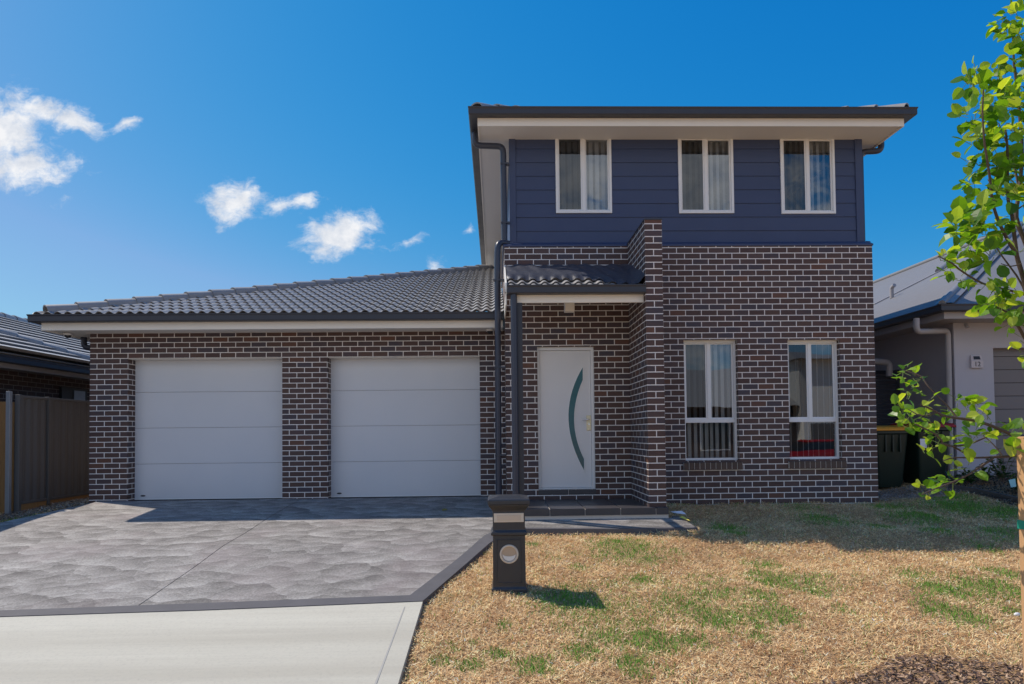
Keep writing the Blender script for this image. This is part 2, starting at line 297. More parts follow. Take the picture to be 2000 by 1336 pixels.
# ------------------------------------------------------------------ mesh helpers
WO = {}
class MB:
    def __init__(s): s.v = []; s.f = []; s.m = []
    def add(s, vs, fs, mi=0):
        b = len(s.v); s.v += [tuple(v) for v in vs]; s.f += [tuple(i + b for i in f) for f in fs]; s.m += [mi] * len(fs); return s
    def box(s, x0, x1, y0, y1, z0, z1, mi=0):
        return s.add([(x0, y0, z0), (x1, y0, z0), (x1, y1, z0), (x0, y1, z0), (x0, y0, z1), (x1, y0, z1), (x1, y1, z1), (x0, y1, z1)],
                     [(0, 3, 2, 1), (4, 5, 6, 7), (0, 1, 5, 4), (1, 2, 6, 5), (2, 3, 7, 6), (3, 0, 4, 7)], mi)
    def bar(s, p, q, wd, hd, up=(0, 0, 1), mi=0):
        p = Vector(p); q = Vector(q); d = (q - p).normalized(); r = d.cross(Vector(up)).normalized(); u = r.cross(d)
        vs = [e + r * a * wd / 2 + u * b * hd / 2 for e in (p, q) for a, b in ((-1, -1), (1, -1), (1, 1), (-1, 1))]
        return s.add(vs, [(0, 1, 2, 3), (7, 6, 5, 4), (0, 4, 5, 1), (1, 5, 6, 2), (2, 6, 7, 3), (3, 7, 4, 0)], mi)
    def tube(s, pts, r, n=12, mi=0, cap=True, r1=None, bend=0.):
        pts = [Vector(p) for p in pts]
        if bend:
            q = [pts[0]]
            for i in range(1, len(pts) - 1):
                a, b, c = pts[i - 1], pts[i], pts[i + 1]; la = min(bend, (a - b).length * .48); lc = min(bend, (c - b).length * .48)
                A = b + (a - b).normalized() * la; Cc = b + (c - b).normalized() * lc
                q += [(A * (1 - t) ** 2 + b * 2 * t * (1 - t) + Cc * t * t) for t in (0, .2, .4, .6, .8, 1)]
            q.append(pts[-1]); pts = q
        rings = []; ref = None; N = len(pts)
        for i, p in enumerate(pts):
            d = ((pts[min(i + 1, N - 1)] - pts[max(i - 1, 0)])).normalized()
            if ref is None:
                ref = d.orthogonal().normalized()
            ref = (ref - d * ref.dot(d)).normalized(); b = d.cross(ref)
            rr = r if r1 is None else r + (r1 - r) * i / (N - 1)
            rings.append([p + (ref * math.cos(2 * math.pi * k / n) + b * math.sin(2 * math.pi * k / n)) * rr for k in range(n)])
        vs = [v for ring in rings for v in ring]; fs = []
        for i in range(N - 1):
            for k in range(n): fs.append((i * n + k, i * n + (k + 1) % n, (i + 1) * n + (k + 1) % n, (i + 1) * n + k))
        if cap: fs += [tuple(range(n))[::-1], tuple((N - 1) * n + k for k in range(n))]
        return s.add(vs, fs, mi)
    def sweep(s, path, prof, mi=0, cap=True):
        """prof: (out, z) polygon; path: xy points (z constant per point); outward = right-hand side of travel"""
        P = [Vector(p) for p in path]; N = len(P); dirs = [(P[i + 1] - P[i]).normalized() for i in range(N - 1)]; rings = []
        for i in range(N):
            d0 = dirs[max(i - 1, 0)]; d1 = dirs[min(i, N - 2)]
            n0 = Vector((d0.y, -d0.x, 0)); n1 = Vector((d1.y, -d1.x, 0)); b = (n0 + n1).normalized(); b = b / max(.3, b.dot(n0))
            rings.append([P[i] + b * a + Vector((0, 0, z)) for a, z in prof])
        n = len(prof); vs = [v for r_ in rings for v in r_]; fs = []
        for i in range(N - 1):
            for k in range(n): fs.append((i * n + k, (i + 1) * n + k, (i + 1) * n + (k + 1) % n, i * n + (k + 1) % n))
        if cap: fs += [tuple(range(n)), tuple((N - 1) * n + k for k in range(n))[::-1]]
        return s.add(vs, fs, mi)
    def wall(s, x0, x1, z0, z1, y0, th, holes=(), mi=0, zb=()):
        """front wall in the XZ plane with openings (x0,x1,z0,z1)"""
        xs = sorted({x0, x1, *[h[0] for h in holes], *[h[1] for h in holes]}); zs = sorted({z0, z1, *[h[2] for h in holes], *[h[3] for h in holes]})
        sol = lambda i, j: 0 <= i < len(xs) - 1 and 0 <= j < len(zs) - 1 and not any(h[0] - 1e-6 <= xs[i] and xs[i + 1] <= h[1] + 1e-6 and h[2] - 1e-6 <= zs[j] and zs[j + 1] <= h[3] + 1e-6 for h in holes)
        y1 = y0 + th
        for i in range(len(xs) - 1):
            for j in range(len(zs) - 1):
                if not sol(i, j): continue
                a, b, c, d = xs[i], xs[i + 1], zs[j], zs[j + 1]
                s.add([(a, y0, c), (b, y0, c), (b, y0, d), (a, y0, d)], [(0, 1, 2, 3)], mi); s.add([(a, y1, c), (b, y1, c), (b, y1, d), (a, y1, d)], [(3, 2, 1, 0)], mi)
                if not sol(i - 1, j): s.add([(a, y0, c), (a, y1, c), (a, y1, d), (a, y0, d)], [(3, 2, 1, 0)], mi)
                if not sol(i + 1, j): s.add([(b, y0, c), (b, y1, c), (b, y1, d), (b, y0, d)], [(0, 1, 2, 3)], mi)
                if not sol(i, j - 1): s.add([(a, y0, c), (b, y0, c), (b, y1, c), (a, y1, c)], [(3, 2, 1, 0)], mi)
                if not sol(i, j + 1): s.add([(a, y0, d), (b, y0, d), (b, y1, d), (a, y1, d)], [(0, 1, 2, 3)], mi)
        return s
def setorigin(o, parent, org):
    o.parent = parent; base = WO[parent.name] if parent else Vector((0, 0, 0)); o.location = org - base; WO[o.name] = org
def part(name, mb, mats, parent=None, uv=None, smooth=False, bevel=0., org=None, label=None):
    mats = mats if isinstance(mats, (list, tuple)) else [mats]
    V = np.array(mb.v, dtype=float)
    if org is None:
        lo = V.min(0); hi = V.max(0); org = Vector(((lo[0] + hi[0]) / 2, (lo[1] + hi[1]) / 2, lo[2]))
    org = Vector(org); me = bpy.data.meshes.new(name); me.from_pydata((V - np.array(org)).tolist(), [], mb.f)
    for m_ in mats: me.materials.append(m_)
    me.polygons.foreach_set('material_index', mb.m)
    if uv is not None:
        du, dux, dv, sv = uv; L = me.uv_layers.new(name='UVMap'); dat = np.zeros((len(me.loops), 2)); k = 0
        for f, pol in zip(mb.f, me.polygons):
            n = pol.normal
            for i in f:
                x, y, z = mb.v[i]
                if abs(n.z) > .8: dat[k] = (x + du, y + dux)
                elif abs(n.x) > abs(n.y): dat[k] = (y + dux, (z + dv) * sv)
                else: dat[k] = (x + du, (z + dv) * sv)
                k += 1
        L.data.foreach_set('uv', dat.ravel())
    if smooth:
        me.polygons.foreach_set('use_smooth', [True] * len(me.polygons))
        if smooth == 'auto':
            try: me.set_sharp_from_angle(angle=R(38))
            except Exception: pass
    me.update(); o = bpy.data.objects.new(name, me); COL.objects.link(o); setorigin(o, parent, org)
    if bevel:
        b = o.modifiers.new('bevel', 'BEVEL'); b.width = bevel; b.segments = 2; b.limit_method = 'ANGLE'
    if label: o['label'] = label
    return o
def tag(o, label=None, cat=None, group=None, kind=None):
    if label: o['label'] = label
    if cat: o['category'] = cat
    if group: o['group'] = group
    if kind: o['kind'] = kind
    return o
def thing(name, loc, label, cat, group=None):
    o = bpy.data.objects.new(name, None); o.empty_display_size = .2; COL.objects.link(o); o.location = loc; WO[o.name] = Vector(loc); return tag(o, label, cat, group)
def text_mesh(txt, size, loc, ext=.002):
    cu_ = bpy.data.curves.new('t', 'FONT'); cu_.body = txt; cu_.size = size; cu_.extrude = ext; cu_.align_x = 'CENTER'; cu_.align_y = 'CENTER'
    ob = bpy.data.objects.new('t', cu_); COL.objects.link(ob); bpy.context.view_layer.update()
    me = bpy.data.meshes.new_from_object(ob); mb = MB()
    mb.add([(v.co.x + loc[0], loc[1] - v.co.z, v.co.y + loc[2]) for v in me.vertices], [tuple(p.vertices) for p in me.polygons])
    bpy.data.objects.remove(ob); return mb

# ------------------------------------------------------------------ setting: ground sheets
def grid_ground():
    xs = np.concatenate([[-900, -300, -100, -45], np.arange(-26, 16.01, .3), [30, 60, 120, 300, 900]])
    ys = np.concatenate([[-900, -300, -100, -45, -30], np.arange(-22, 12.01, .25), [20, 40, 100, 300, 900]])
    X, Y = np.meshgrid(xs, ys); Z = lawnz(X, Y) - .012
    mb = MB(); nx = len(xs)
    mb.v = [tuple(a) for a in np.stack([X.ravel(), Y.ravel(), Z.ravel()], 1)]
    mb.f = [(j * nx + i, j * nx + i + 1, (j + 1) * nx + i + 1, (j + 1) * nx + i) for j in range(len(ys) - 1) for i in range(nx - 1)]; mb.m = [0] * len(mb.f)
    return mb
tag(part('ground', grid_ground(), SOIL, smooth=True, org=(0, 0, 0)), 'dry brown front yard ground with patchy turf soil', 'ground', kind='structure')
def patch(poly, off, depth=.12, step=.3, inner=None):
    """flat polygon in plan, cut along a grid, laid on the ground profile, with a skirt"""
    bm = bmesh.new(); f = bm.faces.new([bm.verts.new((x, y, 0)) for x, y in poly])
    if f.normal.z < 0: f.normal_flip()
    xs = [p[0] for p in poly]; ys = [p[1] for p in poly]
    for y in np.arange(min(ys) + .01, max(ys), step): bmesh.ops.bisect_plane(bm, geom=bm.verts[:] + bm.edges[:] + bm.faces[:], plane_co=(0, y, 0), plane_no=(0, 1, 0))
    for x in np.arange(min(xs) + .01, max(xs), step * 2.5): bmesh.ops.bisect_plane(bm, geom=bm.verts[:] + bm.edges[:] + bm.faces[:], plane_co=(x, 0, 0), plane_no=(1, 0, 0))
    bm.normal_update(); mb = MB(); bm.verts.ensure_lookup_table()
    for i, v in enumerate(bm.verts): v.index = i
    mb.add([(v.co.x, v.co.y, float(gz(v.co.x, v.co.y)) + off) for v in bm.verts], [tuple(v.index for v in (f.verts if f.normal.z > 0 else reversed(f.verts))) for f in bm.faces])
    for e in bm.edges:
        if len(e.link_faces) == 1:
            a, b = (Vector(mb.v[v.index]) for v in e.verts); dn = Vector((0, 0, -depth)); mb.add([a, b, b + dn, a + dn], [(0, 1, 2, 3)])
    bm.free(); return mb
FPX_R = -6.36
drive_in = [(-8.806, .70), (-11.93, .70), (-11.98, .42), (-12.55, -1.7), (-13.5, -4.42), (-9.9, -4.18), (-8.2, -4.08), (-6.50, -3.97), (-6.02, -2.55), (-5.86, -1.95), (-5.62, -1.32), (-5.52, -1.24), (-5.52, .70)]
def split(poly, x0, side):
    bm = bmesh.new(); bm.faces.new([bm.verts.new((x, y, 0)) for x, y in poly])
    g = bmesh.ops.bisect_plane(bm, geom=bm.verts[:] + bm.edges[:] + bm.faces[:], plane_co=(x0, 0, 0), plane_no=(side, 0, 0), clear_outer=True)
    f = max(bm.faces, key=lambda f: f.calc_area()); r_ = [(v.co.x, v.co.y) for v in f.verts]; bm.free(); return r_
drv = part('driveway', patch([(-11.93, .70), (-11.98, .42), (-12.55, -1.7), (-13.5, -4.42), (-9.9, -4.18), (-8.81, -4.118), (-8.81, .70)], .004), DRIVE)
tag(drv, 'sunlit light grey driveway slab with trowelled texture in front of the garage', 'driveway', kind='structure')
drv2 = part('driveway', patch([(-8.80, .70), (-8.80, -4.117), (-8.2, -4.08), (-6.50, -3.97), (-6.02, -2.55), (-5.86, -1.95), (-5.62, -1.50), (-5.52, -1.24), (-5.52, .70)], .004), DRIVE)
tag(drv2, 'right half of the trowelled grey driveway beside the letterbox', 'driveway', kind='structure')
part('joint', patch([(-8.812, .69), (-8.812, -4.15), (-8.798, -4.15), (-8.798, .69)], -.012, .01), BLACK, drv2, org=None)
part('border', patch([(-13.5, -4.42), (-9.9, -4.18), (-8.2, -4.08), (-6.50, -3.97), (-6.02, -2.55), (-5.86, -1.95), (-5.62, -1.50), (-5.40, -1.50), (-5.40, -1.72), (-5.55, -1.80), (-5.80, -2.35), (-6.02, -3.0), (-6.37, -4.12), (-8.19, -4.25), (-9.85, -4.325), (-13.6, -4.56)], .006), BORDER, drv2, label='dark smooth border band round the driveway')
fp = part('footpath', patch([(-15.5, -4.66), (-9.85, -4.335), (-8.19, -4.26), (-6.37, -4.13), (-6.36, -7.6), (-6.1, -9.3), (-5.7, -11.4), (-15.5, -11.4)], .002), CONC)
tag(fp, 'pale broomed concrete footpath and driveway crossing in the foreground', 'footpath', kind='structure')
part('edge_margin', patch([(-6.515, -4.25), (-6.52, -7.6), (-6.50, -7.6), (-6.505, -4.25)], .0045, .003), paint('margin_line', (.40, .385, .35), .9), fp)
path = part('path', patch([(-5.43, -1.20), (-3.40, -1.20), (-3.40, -1.10), (-3.31, -1.10), (-3.27, -1.80), (-4.3, -1.80), (-5.42, -1.70)], .022), DRIVE)
tag(path, 'narrow grey concrete path in front of the tiled porch', 'path', kind='structure')
part('border', patch([(-5.42, -1.645), (-4.3, -1.745), (-3.27, -1.745), (-3.268, -1.812), (-4.3, -1.812), (-5.425, -1.715)], .025), BORDER, path)
rd = part('road', MB().box(-120, 120, -17.6, -11.75, -1.4, -1.06), ASPH); tag(rd, 'dark asphalt street running past the front yards', 'road', kind='structure')
kb = MB(); kb.box(-120, 120, -11.75, -11.4, -1.4, -.95); kb.box(-120, 120, -17.95, -17.6, -1.4, -.94)
tag(part('kerb', kb, CONC, bevel=.03), 'pale concrete kerbs along both sides of the street', 'kerb', kind='structure')

# ------------------------------------------------------------------ roof helpers
def clipmesh(mb, planes):
    bm = bmesh.new(); vs = [bm.verts.new(v) for v in mb.v]
    for f, mi in zip(mb.f, mb.m):
        try: bm.faces.new([vs[i] for i in f]).material_index = mi
        except ValueError: pass
    for co, no in planes: bmesh.ops.bisect_plane(bm, geom=bm.verts[:] + bm.edges[:] + bm.faces[:], plane_co=co, plane_no=no, clear_outer=True)
    out = MB(); bm.verts.ensure_lookup_table()
    for i, v in enumerate(bm.verts): v.index = i
    out.v = [tuple(v.co) for v in bm.verts]; out.f = [tuple(v.index for v in f.verts) for f in bm.faces]; out.m = [f.material_index for f in bm.faces]; bm.free(); return out
def tile_plane(P0, A, U, L, S, course=.33, pitch=.152, amp=.034, lift=.027, spp=8, flat=False, planes=()):
    P0 = Vector(P0); A = Vector(A).normalized(); U = Vector(U).normalized(); N = A.cross(U).normalized()
    if N.z < 0: N = -N
    nx = max(2, int(L / pitch * spp)) if not flat else 2; us = np.linspace(0, L, nx + 1)
    if flat: prof = np.zeros(nx + 1)
    else:
        ph = (us / pitch) % 1.; prof = amp * np.where(ph < .68, np.sin(np.pi * ph / .68) ** .8, -.12 * np.sin(np.pi * (ph - .68) / .32))
    mb = MB(); j = 0; rows = []
    P = np.array(P0); a = np.array(A); u = np.array(U); n = np.array(N)
    while j * course < S:
        s0 = j * course - .03; s1 = min((j + 1) * course + .02, S + .02); jit = rng.normal(0, .0015, nx + 1) * 0
        for s_, h in ((s0 + .05, -.012), (s0, lift - .007), (s0, lift), ((s0 + s1) / 2, lift / 2), (s1, 0.)):
            rows.append(P + np.outer(us, a) + u * s_ + np.outer(prof * (1. if h >= 0 else .9) + h, n))
        j += 1
    mb.v = [tuple(v) for r_ in rows for v in r_]; k = nx + 1
    for c in range(j):
        for r_ in range(4):
            b = (c * 5 + r_) * k
            for i in range(nx): mb.f.append((b + i, b + i + 1, b + k + i + 1, b + k + i))
    mb.m = [0] * len(mb.f)
    return clipmesh(mb, planes) if planes else mb
def ridge_caps(P0, P1, seg=.40, r=.105, mi=0, mb=None, h=.03):
    mb = mb or MB(); P0 = Vector(P0); P1 = Vector(P1); d = (P1 - P0); L = d.length; d.normalize(); side = d.cross(Vector((0, 0, 1))).normalized(); up = side.cross(d)
    n = int(L / seg); 
    for i in range(n):
        a = P0 + d * (i * seg - .03); b = P0 + d * ((i + 1) * seg + .02); ra, rb = r * 1.08, r * .93; K = 8
        vs = []
        for (c, rr, hh) in ((a, ra, h + .022), (b, rb, h)):
            vs += [c + side * rr * math.cos(math.pi * k / K) + up * (rr * .62 * math.sin(math.pi * k / K) + hh - .03) for k in range(K + 1)]
        vs += [v - up * .020 for v in vs[:K + 1]]; sk_ = len(vs); vs += [vs[0] - up * .10, vs[K] - up * .10, vs[K + 1] - up * .10, vs[2 * K + 1] - up * .10]
        fs = [(k, k + 1, K + 1 + k + 1, K + 1 + k) for k in range(K)] + [(k, 2 * K + 2 + k, 2 * K + 3 + k, k + 1) for k in range(K)] + [(0, K + 1, sk_ + 2, sk_), (K, sk_ + 1, sk_ + 3, 2 * K + 1)]
        mb.add(vs, fs, mi)
    return mb
GUT = [(0, 0), (.112, .0), (.122, .012), (.122, .082), (.132, .10), (.132, .112), (.118, .112), (.112, .10), (.10, .02), (.012, .02), (.012, .075), (0, .075)]
# ================================================================== HOUSE
H = thing('house', (-6, 0, -.1), 'two storey dark brick house with navy cladding upstairs and a double garage', 'house')
BU = (.216, .095, 0., 1.); ZT = 3.742
DOORH = (-5.096, -4.243, .085, 2.218); W4 = (-2.893, -2.079, .489, 2.302); W5 = (-1.317, -.523, .489, 2.290)
mb = MB().wall(-5.57, .012, -.45, ZT, 0., .24, [DOORH, W4, W5]); mb.box(-5.57, -5.34, .24, 3.2, -.45, ZT); mb.box(-.228, .012, .24, 10., -.45, ZT); mb.box(-5.34, -.228, 9.76, 10., -.45, ZT)
part('brick_wall', mb, BRICK, H, uv=BU, label='dark brown brick ground floor wall with pale mortar')
mb = MB().box(-3.718, -3.488, -1.17, -.003, -.45, ZT + .006); part('brick_column', mb, BRICK, H, uv=(.123, .095, 0., 1.), label='tall brick blade column beside the front door')
GH1 = (-11.505, -9.095, -.3, 2.17); GH2 = (-8.385, -5.972, -.3, 2.17); GY = .717
mb = MB().wall(-12.095, -5.57, -.45, 2.60, GY, .22, [GH1, GH2]); mb.box(-12.095, -11.86, GY + .22, 12, -.45, 2.60)
part('garage_wall', mb, BRICK, H, uv=(.225, .225, .05, 1.0462), label='dark brick wall round the two garage openings')
for G_ in (GH1, GH2): part('garage_beam', MB().box(G_[0] - .02, G_[1] + .02, GY + .02, GY + .215, 2.160, 2.169), CREAM, H)
# sheds light leaks: inner shell
mb = MB().box(-5.3, -.24, 3.0, 3.1, -.05, 5.4); mb.box(-5.3, -.24, .25, 9.7, -.06, -.0); mb.box(-5.46, -.05, .25, 9.7, 2.75, 2.85); mb.box(-11.8, -5.7, 1.4, 1.5, -.2, 2.6)
mb.box(-.245, -.232, .25, 9.7, 0, 3.6); mb.box(-5.335, -5.325, .25, 9.7, 0, 3.6)
part('interior_wall', mb, INTER, H)
# garage doors
for gx0, gx1 in ((-11.615, -9.08), (-8.43, -5.955)):
    mb = MB(); y = GY + .222; zs = np.linspace(-.078, 2.22, 5)
    for a, b in zip(zs[:-1], zs[1:]):
        mb.box(gx0, gx1, y, y + .04, a + .0025, b - .0025)
    gd = part('garage_door', mb, GDOOR, H, bevel=.004, label='white sectional garage door with four flat panels')
    part('backing', MB().box(gx0, gx1, y + .008, y + .035, -.078, 2.22), GREYTRIM, gd)
    part('bottom_seal', MB().box(gx0, gx1, y - .006, y + .03, -.118, -.075), BLACK, gd)
    part('edge_strip', MB().box(gx0, gx1, y - .008, y, -.071, -.056), WHITE, gd)
    bx = (GH1[0] if gx0 < -10 else GH2[0]) + .13
    mbb = MB(); mbb.add([(bx + .04 * math.cos(k * math.pi / 6), y - .003, -.01 + .014 * math.sin(k * math.pi / 6)) for k in range(12)] + [(bx + .04 * math.cos(k * math.pi / 6), y, -.01 + .014 * math.sin(k * math.pi / 6)) for k in range(12)], [tuple(range(12))] + [(k, k + 12, (k + 1) % 12 + 12, (k + 1) % 12) for k in range(12)])
    part('badge', mbb, DKMET, gd)
# eaves helper: fascia + soffit + gutter along a path (outward is right of travel)
def eaves(path, zf0, zf1, wallin, zg, smat=SOFFIT, fmat=CREAM, gmat=DKMET, parent=H, sof=True):
    f = MB().sweep(path, [(0, zf0), (0, zf1), (-.02, zf1), (-.02, zf0 + .012), (-.02, zf0)]); part('fascia', f, fmat, parent)
    if sof: part('soffit', MB().sweep(path, [(-.021, zf0 + .02), (-.021, zf0 + .028), (-wallin, zf0 + .028), (-wallin, zf0 + .02)]), smat, parent)
    g = MB().sweep(path, [(a + .002, b + zg) for a, b in GUT]); part('gutter', g, gmat, parent)
# garage roof: eave line
GE = .235; GXL = -12.53; GZ = 2.545
k_ = .343; TH = math.atan(k_)
eaves([(GXL, 12, 0), (GXL, GE, 0), (-5.60, GE, 0)], GZ, 2.70, .55, 2.655)
part('eave_bead', MB().box(-12.15, -5.60, GY - .014, GY - .001, 2.563, 2.585), CREAM, H)
EZ = 2.765; EY = GE - .06; EX = GXL - .06
Uf = (0, math.cos(TH), math.sin(TH)); Ul = (math.cos(TH), 0, math.sin(TH))
hipn = Vector((1, -1, 0)).normalized()
f1 = tile_plane((EX, EY, EZ), (1, 0, 0), Uf, 7.02, 7.6, planes=[((EX, EY, 0), -hipn), ((-5.585, 0, 0), (1, 0, 0))])
part('roof', f1, TILE, H, smooth='auto', label='charcoal wave profile roof tiles over the garage')
f2 = tile_plane((EX, EY, EZ), (0, 1, 0), Ul, 12., 7.5, spp=4, planes=[((EX, EY, 0), hipn), ((-5.585, 0, 0), (1, 0, 0)), ((0, 12, 0), (0, 1, 0))])
part('roof', f2, TILE, H, smooth='auto')
hd = Vector((1, 1, k_)); P0 = Vector((EX + .12, EY + .12, EZ + .12 * k_ + .015))
part('hip_cap', ridge_caps(P0, P0 + hd * 6.85, .42, .125, h=.05), TILE, H, smooth='auto')
# upper storey cladding
CYF = .15; WU = [(-4.775, -3.919, 4.27, 5.47), (-2.891, -2.042, 4.262, 5.458), (-1.309, -.467, 4.252, 5.451)]
mb = MB(); brd = .2113; z0 = 3.79 - .21
zb = [5.478 - brd * k for k in range(9)][::-1]
def seg_sub(a, b, cuts):
    out = [(a, b)]
    for c0, c1 in cuts:
        o2 = []
        for s0, s1 in out:
            if c1 <= s0 or c0 >= s1: o2.append((s0, s1)); continue
            if c0 > s0: o2.append((s0, c0))
            if c1 < s1: o2.append((c1, s1))
        out = o2
    return out
for z0_, z1_ in zip(zb[:-1], zb[1:]):
    cutsz = sorted({z0_, z1_, *[w[2] for w in WU if z0_ < w[2] < z1_], *[w[3] for w in WU if z0_ < w[3] < z1_]})
    for a, b in zip(cutsz[:-1], cutsz[1:]):
        m_ = (a + b) / 2; cuts = [(w[0] + .012, w[1] - .012) for w in WU if w[2] + .0 <= m_ <= w[3]]
        yo = lambda z: CYF - .014 + .012 * (z - z0_) / brd
        for s0, s1 in seg_sub(-5.47, -.045, cuts):
            mb.add([(s0, yo(a), a), (s1, yo(a), a), (s1, yo(b), b), (s0, yo(b), b), (s0, CYF + .03, a), (s1, CYF + .03, a)], [(0, 1, 2, 3), (4, 5, 1, 0)])
mb.box(-5.47, -5.45, CYF + .0, 9.6, 3.6, 5.478); mb.box(-.065, -.045, CYF + .0, 9.6, 3.6, 5.478); mb.box(-5.45, -.065, 9.5, 9.6, 3.6, 5.478)
part('cladding', mb, NAVY, H, label='navy horizontal weatherboard cladding of the upper storey')
for a, b in ((-5.482, -5.385), (-.145, -.033)): part('corner_board', MB().box(a, b, CYF - .028, CYF + .1, 3.76, 5.486), NAVY, H, bevel=.003)
for a, b in seg_sub(-5.385, -.145, [(w[0] - .01, w[1] + .01) for w in WU]): part('soffit_bead', MB().box(a, b, CYF - .022, CYF + .01, 5.462, 5.486), CREAM, H)
mb = MB(); mb.add([(-5.585, -.012, ZT - .02), (.026, -.012, ZT - .02), (.026, -.012, ZT + .004), (-5.585, -.012, ZT + .004), (-5.585, CYF - .03, ZT + .075), (.026, CYF - .03, ZT + .075), (.026, CYF - .03, ZT - .02), (-5.585, CYF - .03, ZT - .02)],
    [(0, 1, 2, 3), (3, 2, 5, 4), (1, 6, 5, 2), (0, 3, 4, 7), (7, 6, 1, 0)]); mb.box(.0, .03, CYF - .03, 3., ZT + .001, ZT + .06); mb.box(-5.59, -5.47, CYF - .03, 3., ZT + .001, ZT + .06)
mb.tube([(-.03, .11, ZT + .03), (.027, .09, ZT + .02)], .05, 10)
part('parapet_flashing', mb, NAVY, H)
part('column_cap', MB().box(-3.724, -3.482, -1.176, -.02, ZT + .008, ZT + .026), DKMET, H)
# upper eaves
UF = -.355; UXL = -5.945; UXR = .335; UZ = 5.465
eaves([(UXL, 9.9, 0), (UXL, UF, 0), (UXR, UF, 0), (UXR, 9.9, 0)], UZ - .075, UZ + .05, .58, 5.505)
# fix soffit just inside fascia is at UZ-.055
up = math.tan(R(22.5)); TU = R(22.5); UE = .06; ez = 5.615
ez = 5.555
ux0, ux1, uy0, uy1 = UXL - UE, UXR + UE, UF - UE, 9.96; hw = (ux1 - ux0) / 2
kw = dict(spp=4)
xm = (ux0 + ux1) / 2
rf = tile_plane((ux0, uy0, ez), (1, 0, 0), (0, math.cos(TU), math.sin(TU)), ux1 - ux0, 3.6, spp=5, planes=[((ux0, uy0, 0), Vector((-1, 1, 0))), ((ux1, uy0, 0), Vector((1, 1, 0)))])
part('roof', rf, TILE, H, smooth='auto', label='charcoal tiled hip roof over the upper storey')
for x_, sx in ((ux0, 1), (ux1, -1)):
    rf = tile_plane((x_, uy0, ez), (0, 1, 0), (sx * math.cos(TU), 0, math.sin(TU)), 10.4, 3.55, spp=2, planes=[((x_, uy0, 0), Vector((sx, -1, 0))), ((x_, uy1, 0), Vector((sx, 1, 0))), ((xm, 0, 0), (sx, 0, 0))])
    part('roof', rf, TILE, H, smooth='auto')
    q0 = Vector((x_ + sx * .06, uy0 + .06, ez + .05)); part('hip_cap', ridge_caps(q0, q0 + Vector((sx, 1, up)) * (hw - .1), .42, .12, h=.045), TILE, H, smooth='auto')
rf = tile_plane((ux0, uy1, ez), (1, 0, 0), (0, -math.cos(TU), math.sin(TU)), ux1 - ux0, 3.6, spp=2, planes=[((ux0, uy1, 0), Vector((-1, -1, 0))), ((ux1, uy1, 0), Vector((1, -1, 0)))])
part('roof', rf, TILE, H, smooth='auto')
# downpipes
mb = MB().tube([(-6.0, .10, 5.53), (-6.0, .10, 5.30), (-5.57, .10, 5.285), (-5.565, .10, 3.90), (-5.565, .10, 3.80)], .046, 14, bend=.09)
mb.tube([(-5.50, .11, 3.800), (-5.66, .02, 3.80), (-5.675, -.005, 3.60), (-5.69, -.01, -.12)], .046, 14, bend=.13)
for z in (3.2, 1.9, .6): mb.box(-5.74, -5.57, -.06, .045, z, z + .022)
for z in (5.0, 4.1): mb.box(-5.615, -5.48, .05, .15, z, z + .02)
part('downpipe', mb, DKPIPE, H, smooth='auto', label='dark round downpipe at the left corner of the tall front')
mb = MB().tube([(.37, .30, 5.53), (.37, .30, 5.30), (.03, .30, 5.285), (.03, .30, 3.0)], .046, 14, bend=.09); part('downpipe', mb, DKPIPE, H, smooth='auto')
mb = MB().tube([(-12.42, 1.1, 2.62), (-12.42, 1.1, 2.40), (-12.15, 1.1, 2.385), (-12.15, 1.1, -.2)], .045, 12, bend=.08); part('downpipe', mb, DKPIPE, H, smooth='auto')
# security cameras (small domes) and light
for (cx_, cy_, cz) in ((-5.80, .55, 2.565), (-12.38, .62, 2.555)):
    cc = MB(); K = 12
    for rr, z_ in ((.062, 0.), (.062, -.022)): pass
    cc.tube([(cx_, cy_, cz), (cx_, cy_, cz - .03)], .062, 16)
    sc_ = part('security_camera', cc, WHITE, H, smooth='auto')
    dm = MB(); rings = [(.048 * math.cos(a_), -.03 - .042 * math.sin(a_)) for a_ in np.linspace(0, math.pi / 2 * .96, 6)]
    vs = [(cx_ + r_ * math.cos(2 * math.pi * k / 14), cy_ + r_ * math.sin(2 * math.pi * k / 14), cz + z_) for r_, z_ in rings for k in range(14)]
    dm.add(vs, [(i * 14 + k, i * 14 + (k + 1) % 14, (i + 1) * 14 + (k + 1) % 14, (i + 1) * 14 + k) for i in range(5) for k in range(14)] + [tuple(70 + k for k in range(14))]); part('lens_dome', dm, BLACK, sc_, smooth=True)
# ---- canopy over the door
CXL, CXR = -5.58, -3.728; CF_ = -1.05
part('canopy_beam', MB().box(CXL + .12, CXR + .005, CF_ - .02, CF_ + .02, 2.668, 2.80), CREAM, H, bevel=.003)
part('canopy_soffit', MB().add([(CXL + .02, CF_ + .021, 2.79), (CXR, CF_ + .021, 2.79), (CXR, -.003, 3.27), (CXL + .02, -.003, 3.27), (CXL + .02, CF_ + .021, 2.80), (CXR, CF_ + .021, 2.80), (CXR, -.003, 3.28), (CXL + .02, -.003, 3.28)], [(0, 3, 2, 1), (4, 5, 6, 7)]), CREAM, H)
part('canopy_end', MB().box(CXL, CXL + .018, CF_ - .03, -.003, 2.64, 2.80).add([(CXL, CF_ - .06, 2.80), (CXL + .02, CF_ - .06, 2.80), (CXL + .02, -.003, 3.31), (CXL, -.003, 3.31), (CXL, CF_ - .06, 2.93), (CXL + .02, CF_ - .06, 2.93), (CXL + .02, -.003, 3.44), (CXL, -.003, 3.44)],
    [(0, 3, 2, 1), (4, 5, 6, 7), (0, 1, 5, 4), (1, 2, 6, 5), (2, 3, 7, 6), (3, 0, 4, 7)]), CREAM, H)
